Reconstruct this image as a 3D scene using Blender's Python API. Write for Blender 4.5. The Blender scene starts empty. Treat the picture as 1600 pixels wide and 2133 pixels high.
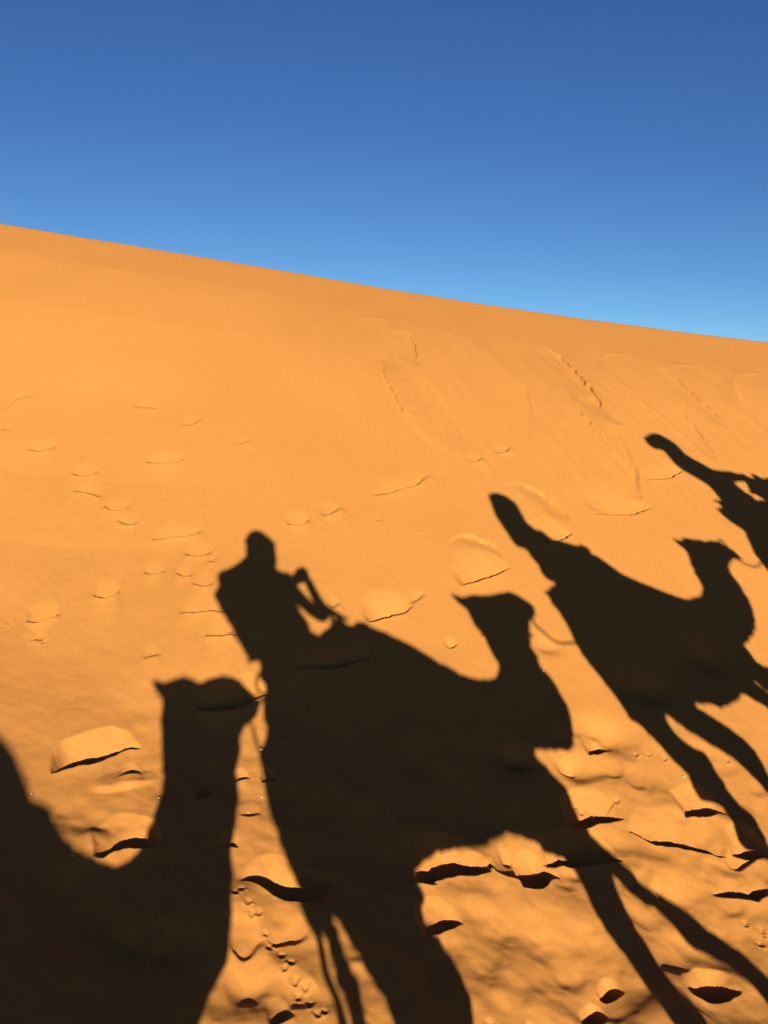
import bpy, bmesh, math
import numpy as np
from mathutils import Vector, Matrix, noise
from mathutils.geometry import delaunay_2d_cdt

# A camel caravan crosses the foot of a dune at low sun.  The camels, their riders and the ropes are real
# figures standing just behind the photographer's phone; only their shadows fall inside the picture.
PITCH, ROLL = -0.16, 0.03
SUN_DIR = (-0.102791, 0.965992, -0.237263)   # direction the light travels
PU = (0.879396, 0.450027, 0.155368)
PM = (-0.455559, 0.890206, 0.0)
PW = (-0.138309, -0.070779, 0.987857)
PZ0 = -11.59539

OUT = {'A_body': [(-1.055, -0.443), (-1.026, -0.464), (-0.984, -0.477), (-0.949, -0.471), (-0.91, -0.462), (-0.865, -0.466), (-0.818, -0.486), (-0.77, -0.522), (-0.724, -0.542), (-0.678, -0.538), (-0.632, -0.531), (-0.57, -0.542),
            (-0.529, -0.558), (-0.487, -0.602), (-0.454, -0.642), (-0.425, -0.684), (-0.36, -0.737), (-0.368, -0.768), (-0.394, -0.795), (-0.42, -0.819), (-0.442, -0.841), (-0.47, -0.829), (-0.5, -0.827), (-0.515, -0.851),
            (-0.507, -0.886), (-0.502, -0.92), (-0.522, -0.953), (-0.538, -0.983), (-0.536, -1.013), (-0.525, -1.049), (-0.512, -1.077), (-0.522, -1.128), (-0.527, -1.178), (-0.536, -1.208), (-0.557, -1.238), (-0.556, -1.274),
            (-0.547, -1.331), (-0.543, -1.372), (-0.541, -1.417), (-0.543, -1.457), (-0.548, -1.505), (-0.552, -1.54), (-0.572, -1.568), (-0.605, -1.6), (-0.645, -1.617), (-0.681, -1.638), (-0.8, -1.83), (-1.1, -1.87),
            (-1.6, -1.9), (-2.1, -1.82), (-2.5, -1.62), (-2.66, -1.3), (-2.6, -1.0), (-2.4, -0.8), (-2.0, -0.68), (-1.75, -0.75), (-1.513, -0.847), (-1.483, -0.868), (-1.445, -0.91), (-1.398, -0.95), (-1.353, -0.987),
            (-1.285, -1.035), (-1.23, -1.077), (-1.179, -1.11), (-1.136, -1.137), (-1.081, -1.166), (-1.02, -1.188), (-0.97, -1.193), (-0.954, -1.173), (-0.966, -1.14), (-0.942, -1.108), (-0.927, -1.074), (-0.913, -1.038),
            (-0.913, -0.995), (-0.924, -0.93), (-0.942, -0.848), (-0.96, -0.761), (-0.978, -0.667), (-0.973, -0.622), (-0.972, -0.579), (-1.005, -0.546), (-1.032, -0.508)],
 'A_legs': [[(-0.98, -1.6), (-0.72, -1.6), (-0.7, -1.9), (-0.76, -2.3), (-0.7, -2.7), (-0.62, -2.84), (-0.64, -2.87), (-0.82, -2.87), (-0.8, -2.75), (-0.86, -2.3), (-0.95, -1.95)],
            [(-1.25, -1.6), (-0.95, -1.6), (-0.98, -1.95), (-1.08, -2.3), (-1.1, -2.7), (-1.02, -2.84), (-1.04, -2.87), (-1.22, -2.87), (-1.2, -2.75), (-1.2, -2.3), (-1.22, -1.95)],
            [(-2.6, -1.3), (-2.15, -1.4), (-2.15, -1.85), (-2.4, -2.2), (-2.38, -2.7), (-2.3, -2.84), (-2.32, -2.87), (-2.5, -2.87), (-2.48, -2.75), (-2.52, -2.2), (-2.5, -1.9)],
            [(-2.4, -1.3), (-1.9, -1.4), (-1.85, -1.85), (-2.06, -2.2), (-1.98, -2.7), (-1.9, -2.84), (-1.92, -2.87), (-2.1, -2.87), (-2.08, -2.75), (-2.18, -2.2), (-2.2, -1.9)]],
 'A_rider': [(-1.513, -0.847), (-1.562, -0.829), (-1.596, -0.787), (-1.616, -0.756), (-1.657, -0.705), (-1.698, -0.663), (-1.746, -0.607), (-1.794, -0.562), (-1.841, -0.519), (-1.869, -0.497), (-2.15, -0.3), (-2.2, -0.15),
             (-2.22, -0.02), (-2.3, 0.05), (-2.31, 0.12), (-2.27, 0.25), (-2.33, 0.38), (-2.45, 0.42), (-2.55, 0.36), (-2.58, 0.22), (-2.53, 0.1), (-2.56, 0.04), (-2.72, -0.02), (-2.78, -0.2), (-2.7, -0.6), (-2.6, -0.95),
             (-2.0, -1.0), (-1.6, -1.0)],
 'B_body': [(0.17, -0.446), (0.201, -0.435), (0.214, -0.408), (0.211, -0.371), (0.196, -0.333), (0.169, -0.316), (0.152, -0.287), (0.209, -0.34), (0.296, -0.412), (0.267, -0.408), (0.284, -0.433), (0.349, -0.476), (0.381, -0.5),
            (0.381, -0.467), (0.426, -0.469), (0.473, -0.511), (0.553, -0.564), (0.647, -0.634), (0.739, -0.705), (0.812, -0.771), (0.881, -0.841), (0.969, -0.909), (1.038, -0.972), (1.131, -1.022), (1.231, -1.058),
            (1.304, -1.057), (1.339, -1.031), (1.345, -0.997), (1.314, -0.94), (1.309, -0.87), (1.294, -0.785), (1.262, -0.71), (1.253, -0.639), (1.239, -0.576), (1.21, -0.525), (1.176, -0.484), (1.165, -0.448), (1.201, -0.464),
            (1.243, -0.489), (1.288, -0.486), (1.342, -0.492), (1.4, -0.51), (1.478, -0.533), (1.545, -0.535), (1.61, -0.54), (1.671, -0.555), (1.734, -0.608), (1.776, -0.656), (1.801, -0.706), (1.789, -0.75), (1.751, -0.776),
            (1.728, -0.777), (1.688, -0.792), (1.666, -0.83), (1.671, -0.859), (1.689, -0.887), (1.654, -0.888), (1.622, -0.919), (1.641, -0.995), (1.633, -1.043), (1.641, -1.097), (1.677, -1.127), (1.68, -1.167), (1.692, -1.243),
            (1.697, -1.3), (1.695, -1.354), (1.678, -1.416), (1.641, -1.469), (1.615, -1.523), (1.589, -1.535), (1.559, -1.533), (1.482, -1.504), (1.387, -1.475), (1.329, -1.447), (1.296, -1.428), (1.297, -1.641), (1.234, -1.756),
            (1.113, -1.811), (1.098, -1.786), (1.054, -1.756), (0.987, -1.718), (0.947, -1.694), (0.918, -1.687), (0.862, -1.685), (0.8, -1.688), (0.737, -1.684), (0.666, -1.67), (0.604, -1.659), (0.577, -1.658), (0.554, -1.664),
            (0.54, -1.652), (0.528, -1.64), (0.487, -1.631), (0.428, -1.63), (0.388, -1.639), (0.36, -1.654), (0.09, -1.638), (-0.169, -1.56), (-0.186, -1.547), (-0.225, -1.517), (-0.246, -1.479), (-0.262, -1.448),
            (-0.273, -1.41), (-0.286, -1.373), (-0.3, -1.335), (-0.311, -1.309), (-0.328, -1.263), (-0.347, -1.207), (-0.357, -1.16), (-0.358, -1.123), (-0.372, -1.09), (-0.378, -1.049), (-0.39, -1.015), (-0.398, -0.965),
            (-0.376, -0.967), (-0.326, -0.964), (-0.309, -0.931), (-0.3, -0.899), (-0.284, -0.857), (-0.259, -0.822), (-0.24, -0.785), (-0.261, -0.744), (-0.289, -0.705), (-0.173, -0.627), (-0.023, -0.521), (0.105, -0.48)],
 'B_legs': [[(1.296, -1.428), (1.323, -1.482), (1.433, -1.661), (1.452, -1.908), (1.452, -1.999), (1.441, -2.035), (1.432, -2.081), (1.432, -2.13), (1.445, -2.18), (1.447, -2.22), (1.455, -2.256), (1.47, -2.29), (1.501, -2.314),
             (1.508, -2.341), (1.506, -2.374), (1.587, -2.609), (1.662, -2.714), (1.69, -2.774), (1.704, -2.828), (1.536, -2.892), (1.55, -2.826), (1.578, -2.746), (1.48, -2.649), (1.349, -2.321), (1.342, -2.298), (1.327, -2.259),
             (1.317, -2.215), (1.289, -2.157), (1.265, -2.103), (1.257, -2.058), (1.257, -2.012), (1.261, -1.957), (1.252, -1.917), (1.198, -1.873), (1.112, -1.827), (1.124, -1.757), (1.128, -1.571)],
            [(1.296, -1.428), (1.323, -1.482), (1.356, -1.542), (1.366, -1.588), (1.356, -1.638), (1.325, -1.679), (1.312, -1.724), (1.332, -1.771), (1.376, -1.802), (1.421, -1.821), (1.449, -1.86), (1.488, -1.911),
             (1.536, -1.966), (1.562, -2.006), (1.605, -2.073), (1.662, -2.127), (1.73, -2.183), (1.783, -2.233), (1.816, -2.27), (1.875, -2.332), (1.932, -2.374), (1.952, -2.409), (1.965, -2.43), (2.087, -2.647), (2.17, -2.71),
             (2.197, -2.766), (2.211, -2.82), (2.049, -2.9), (2.063, -2.834), (2.09, -2.75), (1.985, -2.698), (1.878, -2.455), (1.866, -2.436), (1.831, -2.399), (1.782, -2.375), (1.719, -2.332), (1.678, -2.3), (1.665, -2.257),
             (1.66, -2.229), (1.612, -2.178), (1.544, -2.123), (1.488, -2.057), (1.452, -1.999), (1.271, -1.9), (1.136, -1.743), (1.128, -1.571)],
            [(-0.25, -1.271), (-0.246, -1.479), (-0.186, -1.547), (-0.169, -1.56), (-0.159, -1.593), (-0.148, -1.625), (-0.123, -1.65), (-0.109, -1.67), (-0.109, -1.707), (-0.092, -1.742), (-0.091, -1.771), (-0.074, -1.791),
             (-0.055, -1.815), (-0.047, -1.851), (-0.047, -2.414), (-0.025, -2.731), (-0.055, -2.802), (-0.07, -2.862), (0.11, -2.858), (0.095, -2.798), (0.065, -2.729), (0.067, -2.411), (0.042, -1.881), (0.02, -1.845),
             (0.01, -1.809), (0.004, -1.779), (-0.025, -1.739), (-0.042, -1.692), (-0.056, -1.649), (-0.079, -1.613), (0.007, -1.573), (0.146, -1.473), (0.018, -1.317)],
            [(-0.079, -1.613), (-0.045, -1.644), (-0.024, -1.682), (0.006, -1.724), (0.044, -1.767), (0.074, -1.812), (0.103, -1.839), (0.121, -1.879), (0.129, -1.91), (0.307, -2.466), (0.375, -2.736), (0.346, -2.81),
             (0.331, -2.872), (0.509, -2.848), (0.494, -2.79), (0.465, -2.724), (0.42, -2.45), (0.461, -2.022), (0.48, -1.99), (0.481, -1.962), (0.467, -1.927), (0.439, -1.872), (0.415, -1.826), (0.364, -1.796), (0.359, -1.767),
             (0.359, -1.743), (0.375, -1.729), (0.408, -1.711), (0.36, -1.654), (0.386, -1.531), (0.047, -1.427), (-0.103, -1.498)]],
 'B_rider': [(-0.401, 0.221), (-0.409, 0.275), (-0.403, 0.314), (-0.42, 0.359), (-0.402, 0.396), (-0.385, 0.426), (-0.352, 0.444), (-0.307, 0.446), (-0.268, 0.424), (-0.235, 0.39), (-0.203, 0.349), (-0.182, 0.318),
             (-0.164, 0.293), (-0.168, 0.257), (-0.176, 0.219), (-0.169, 0.177), (-0.168, 0.149), (-0.186, 0.126), (-0.195, 0.105), (-0.164, 0.074), (-0.129, 0.043), (-0.102, 0.017), (-0.074, -0.008), (-0.07, -0.094),
             (-0.074, -0.182), (-0.038, -0.264), (-0.009, -0.318), (0.016, -0.367), (0.004, -0.394), (0.028, -0.425), (0.076, -0.46), (0.105, -0.48), (0.151, -0.714), (-0.061, -0.767), (-0.289, -0.705), (-0.33, -0.668),
             (-0.358, -0.628), (-0.375, -0.596), (-0.362, -0.586), (-0.345, -0.573), (-0.355, -0.537), (-0.376, -0.503), (-0.407, -0.48), (-0.437, -0.487), (-0.451, -0.445), (-0.478, -0.388), (-0.509, -0.335), (-0.528, -0.283),
             (-0.56, -0.221), (-0.587, -0.163), (-0.617, -0.125), (-0.638, -0.066), (-0.659, -0.03), (-0.673, 0.001), (-0.648, 0.019), (-0.619, 0.037), (-0.626, 0.071), (-0.64, 0.119), (-0.629, 0.157), (-0.603, 0.177),
             (-0.555, 0.165), (-0.498, 0.178), (-0.44, 0.203)],
 'C_body': [(2.544, -0.437), (2.577, -0.48), (2.618, -0.533), (2.662, -0.615), (2.725, -0.684), (2.804, -0.736), (2.873, -0.781), (2.968, -0.857), (3.049, -0.916), (3.135, -0.969), (3.236, -1.006), (3.317, -1.007),
            (3.376, -0.998), (3.419, -0.944), (3.42, -0.903), (3.427, -0.855), (3.44, -0.795), (3.476, -0.717), (3.495, -0.655), (3.477, -0.605), (3.454, -0.554), (3.448, -0.515), (3.485, -0.533), (3.513, -0.554), (3.555, -0.535),
            (3.604, -0.547), (3.681, -0.579), (3.734, -0.605), (3.822, -0.621), (3.9, -0.654), (3.947, -0.698), (3.97, -0.745), (3.998, -0.793), (3.989, -0.818), (4.003, -0.839), (3.948, -0.821), (3.913, -0.826), (3.878, -0.813),
            (3.827, -0.832), (3.767, -0.866), (3.756, -0.893), (3.771, -0.939), (3.766, -0.972), (3.754, -1.051), (3.745, -1.117), (3.718, -1.177), (3.671, -1.253), (3.589, -1.324), (3.52, -1.36), (3.444, -1.369), (3.374, -1.368),
            (3.272, -1.547), (3.089, -1.624), (3.034, -1.636), (3.006, -1.654), (2.935, -1.655), (2.884, -1.656), (2.851, -1.655), (2.812, -1.633), (2.768, -1.607), (2.717, -1.587), (2.652, -1.572), (2.39, -1.556),
            (2.165, -1.537), (2.118, -1.53), (2.112, -1.474), (2.112, -1.413), (2.095, -1.366), (2.068, -1.262), (2.028, -1.169), (2.021, -1.088), (2.007, -1.013), (2.014, -0.937), (2.01, -0.902), (2.022, -0.877), (2.005, -0.812),
            (1.974, -0.75), (1.966, -0.703), (1.953, -0.632), (1.994, -0.619), (2.05, -0.606), (2.11, -0.609)],
 'C_legs': [[(3.374, -1.368), (3.398, -1.408), (3.397, -1.456), (3.401, -1.506), (3.427, -1.543), (3.466, -1.563), (3.643, -2.287), (3.793, -2.717), (3.822, -2.779), (3.836, -2.835), (3.664, -2.885), (3.678, -2.821),
             (3.707, -2.743), (3.534, -2.318), (3.317, -1.679), (3.284, -1.643), (3.263, -1.61), (3.192, -1.525), (3.205, -1.399)],
            [(3.263, -1.61), (3.284, -1.643), (3.317, -1.679), (3.424, -2.337), (3.494, -2.723), (3.524, -2.788), (3.539, -2.846), (3.361, -2.874), (3.376, -2.812), (3.406, -2.737), (3.311, -2.355), (3.217, -1.755),
             (3.168, -1.713), (3.125, -1.666), (3.089, -1.624), (3.073, -1.494), (3.238, -1.44)],
            [(2.652, -1.572), (2.67, -1.608), (2.715, -1.654), (2.792, -1.733), (2.855, -1.819), (2.882, -1.873), (2.89, -1.921), (2.881, -1.963), (2.854, -2.014), (2.942, -2.483), (2.994, -2.722), (3.024, -2.787),
             (3.039, -2.844), (2.861, -2.876), (2.876, -2.813), (2.906, -2.738), (2.829, -2.503), (2.759, -2.075), (2.752, -2.042), (2.739, -1.993), (2.708, -1.93), (2.686, -1.893), (2.639, -1.837), (2.562, -1.765),
             (2.496, -1.701), (2.445, -1.642), (2.41, -1.586), (2.39, -1.556), (2.421, -1.411), (2.72, -1.4)],
            [(2.39, -1.556), (2.374, -1.609), (2.377, -1.662), (2.428, -1.74), (2.487, -1.789), (2.516, -1.815), (2.517, -1.844), (2.508, -1.884), (2.505, -1.911), (2.517, -1.944), (2.503, -1.974), (2.514, -2.03), (2.532, -2.088),
             (2.553, -2.124), (2.54, -2.159), (2.52, -2.209), (2.548, -2.574), (2.545, -2.729), (2.575, -2.798), (2.59, -2.857), (2.41, -2.863), (2.425, -2.802), (2.455, -2.731), (2.434, -2.577), (2.442, -2.247), (2.382, -2.228),
             (2.364, -2.193), (2.365, -2.162), (2.378, -2.101), (2.405, -2.04), (2.291, -1.986), (2.285, -1.931), (2.298, -1.87), (2.285, -1.825), (2.266, -1.803), (2.229, -1.716), (2.193, -1.636), (2.17, -1.578), (2.118, -1.53),
             (2.112, -1.474), (2.112, -1.413), (2.125, -1.331), (2.397, -1.282), (2.496, -1.431)]],
 'C_rider': [(1.875, 0.295), (1.906, 0.304), (1.961, 0.297), (2.021, 0.258), (2.061, 0.202), (2.087, 0.151), (2.099, 0.113), (2.094, 0.075), (2.102, 0.015), (2.099, -0.037), (2.11, -0.092), (2.146, -0.137), (2.179, -0.195),
             (2.217, -0.254), (2.258, -0.295), (2.318, -0.322), (2.35, -0.338), (2.419, -0.368), (2.463, -0.365), (2.516, -0.364), (2.556, -0.383), (2.571, -0.422), (2.544, -0.437), (2.577, -0.48), (2.618, -0.533),
             (2.487, -0.746), (2.228, -0.832), (2.086, -0.722), (2.11, -0.609), (2.073, -0.537), (2.029, -0.465), (1.998, -0.392), (1.978, -0.324), (1.976, -0.285), (1.945, -0.251), (1.903, -0.237), (1.884, -0.198),
             (1.869, -0.114), (1.853, -0.018), (1.836, 0.08), (1.849, 0.199)],
 'D_body': [(4.407, -0.479), (4.244, -0.389), (4.176, -0.385), (4.17, -0.44), (4.196, -0.508), (4.243, -0.584), (4.276, -0.641), (4.288, -0.688), (4.255, -0.728), (4.227, -0.796), (4.169, -0.874), (4.189, -0.91), (4.189, -0.963),
            (4.17, -1.15), (4.15, -1.35), (4.3, -1.6), (4.55, -1.72), (5.0, -1.78), (5.6, -1.75), (5.9, -1.55), (6.15, -1.5), (6.3, -1.35), (6.35, -1.1), (6.28, -0.85), (6.35, -0.76), (6.5, -0.7), (6.35, -0.55), (6.1, -0.45),
            (5.85, -0.42), (5.9, -0.6), (5.95, -0.9), (5.85, -1.02), (5.7, -1.0), (5.4, -0.8), (5.0, -0.5), (4.8, -0.42), (4.6, -0.42)],
 'D_legs': [[(5.77, -1.6), (6.03, -1.6), (6.05, -1.9), (5.99, -2.3), (6.05, -2.7), (6.13, -2.84), (6.11, -2.87), (5.93, -2.87), (5.95, -2.75), (5.89, -2.3), (5.8, -1.95)],
            [(5.5, -1.6), (5.8, -1.6), (5.77, -1.95), (5.67, -2.3), (5.65, -2.7), (5.73, -2.84), (5.71, -2.87), (5.53, -2.87), (5.55, -2.75), (5.55, -2.3), (5.53, -1.95)],
            [(4.15, -1.3), (4.6, -1.4), (4.6, -1.85), (4.35, -2.2), (4.37, -2.7), (4.45, -2.84), (4.43, -2.87), (4.25, -2.87), (4.27, -2.75), (4.23, -2.2), (4.25, -1.9)],
            [(4.35, -1.3), (4.85, -1.4), (4.9, -1.85), (4.69, -2.2), (4.77, -2.7), (4.85, -2.84), (4.83, -2.87), (4.65, -2.87), (4.67, -2.75), (4.57, -2.2), (4.55, -1.9)]],
 'D_rider': [(3.993, 0.545), (4.055, 0.56), (4.153, 0.582), (4.221, 0.562), (4.269, 0.511), (4.311, 0.448), (4.337, 0.376), (4.342, 0.322), (4.336, 0.272), (4.379, 0.199), (4.431, 0.144), (4.478, 0.085), (4.518, 0.021),
             (4.59, -0.013), (4.702, -0.042), (4.762, -0.086), (4.839, -0.102), (4.87, -0.151), (4.936, -0.189), (5.007, -0.222), (5.071, -0.206), (5.19, -0.225), (5.244, -0.332), (4.965, -0.552), (4.82, -0.438), (4.758, -0.341),
             (4.69, -0.32), (4.772, -0.23), (4.775, -0.19), (4.695, -0.178), (4.621, -0.162), (4.643, -0.225), (4.66, -0.291), (4.69, -0.32), (4.709, -0.413), (4.752, -0.609), (4.548, -0.664), (4.338, -0.616), (4.27, -0.499),
             (4.217, -0.415), (4.303, -0.328), (4.304, -0.296), (4.308, -0.214), (4.298, -0.138), (4.256, -0.066), (4.196, 0.012), (4.139, 0.095), (4.116, 0.179), (4.112, 0.242), (4.126, 0.302), (4.102, 0.352), (4.023, 0.381),
             (3.982, 0.428), (3.983, 0.494)],
 'D_saddle': [(4.307, -0.318), (4.215, -0.303), (4.237, -0.346), (4.254, -0.392), (4.176, -0.385), (4.17, -0.44), (4.353, -0.544), (4.722, -0.576), (4.769, -0.481), (4.543, -0.376)],
 'arm_fore': [(0.122, -0.348), (0.144, -0.327), (0.126, -0.281), (0.1, -0.219), (0.075, -0.141), (0.058, -0.078)],
 'arm_upper': [(-0.127, -0.007), (-0.094, -0.077), (-0.026, -0.184), (0.051, -0.283), (0.115, -0.346)],
 'ears_A': [[(-0.964, -0.526), (-1.009, -0.484), (-1.052, -0.444)]],
 'ears_B': [[(1.258, -0.552), (1.212, -0.5), (1.165, -0.448)]],
 'ears_C': [[(3.528, -0.626), (3.487, -0.575), (3.452, -0.511)], [(3.603, -0.598), (3.581, -0.565), (3.56, -0.536)]],
 'ears_D': [[(5.95, -0.52), (5.9, -0.45), (5.84, -0.42)]],
 'fringe_A': [[(-0.463, -0.783), (-0.452, -0.817), (-0.442, -0.843)], [(-0.49, -0.788), (-0.496, -0.812), (-0.5, -0.83)], [(-0.557, -0.997), (-0.541, -1.014), (-0.533, -1.024)],
              [(-0.421, -0.733), (-0.382, -0.737), (-0.361, -0.745)]],
 'fringe_B': [[(1.632, -0.828), (1.656, -0.862), (1.688, -0.89)], [(1.609, -0.883), (1.626, -0.897), (1.64, -0.911)], [(1.633, -0.788), (1.682, -0.772), (1.728, -0.77), (1.76, -0.761)]],
 'fringe_C': [[(3.899, -0.782), (3.956, -0.814), (4.003, -0.839)], [(3.807, -0.783), (3.837, -0.817), (3.88, -0.823)], [(3.724, -0.833), (3.754, -0.85), (3.772, -0.867)]],
 'hand': [(0.058, -0.078), (0.043, -0.052), (0.024, -0.025)],
 'hand_left': [(-0.105, -0.075), (-0.057, -0.05), (-0.029, -0.012)],
 'handle_B': [(0.158, -0.507), (0.19, -0.418), (0.193, -0.325), (0.161, -0.297)],
 'phone': [(0.01, -0.014)],
 'ropeAB': [(-0.362, -0.588), (-0.379, -0.6), (-0.391, -0.638), (-0.384, -0.679), (-0.35, -0.722), (-0.34, -0.793), (-0.323, -0.851), (-0.334, -0.908), (-0.351, -0.952), (-0.376, -0.971), (-0.398, -0.956), (-0.413, -0.913),
            (-0.424, -0.853)],
 'ropeBC': [(1.74, -0.78), (1.746, -0.823), (1.78, -0.877), (1.826, -0.946), (1.888, -0.988), (1.995, -1.01)],
 'ropeCD': [(3.941, -0.828), (3.982, -0.874), (4.042, -0.919), (4.104, -0.93), (4.174, -0.907), (4.188, -0.874)],
 'strap_B': [[(0.152, -0.287), (0.219, -0.349), (0.302, -0.417)], [(0.34, -0.483), (0.37, -0.465), (0.432, -0.477)], [(0.579, -1.622), (0.566, -1.644), (0.557, -1.664)], [(-0.375, -0.489), (-0.404, -0.492), (-0.434, -0.496)]],
 'strap_C': [[(2.146, -0.63), (2.052, -0.626), (1.953, -0.632)], [(2.907, -1.616), (2.873, -1.635), (2.844, -1.656)], [(2.064, -0.863), (2.032, -0.883), (2.004, -0.904)], [(2.419, -0.368), (2.513, -0.368), (2.55, -0.43)]],
 'strap_D': [[(4.346, -0.338), (4.269, -0.315), (4.209, -0.296)], [(4.29, -0.389), (4.228, -0.386), (4.165, -0.382)]],
 'tailB': [(-0.214, -1.49), (-0.169, -1.584), (-0.147, -1.642), (-0.141, -1.681), (-0.134, -1.728), (-0.109, -1.774), (-0.092, -1.807), (-0.081, -1.845)]}
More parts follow.
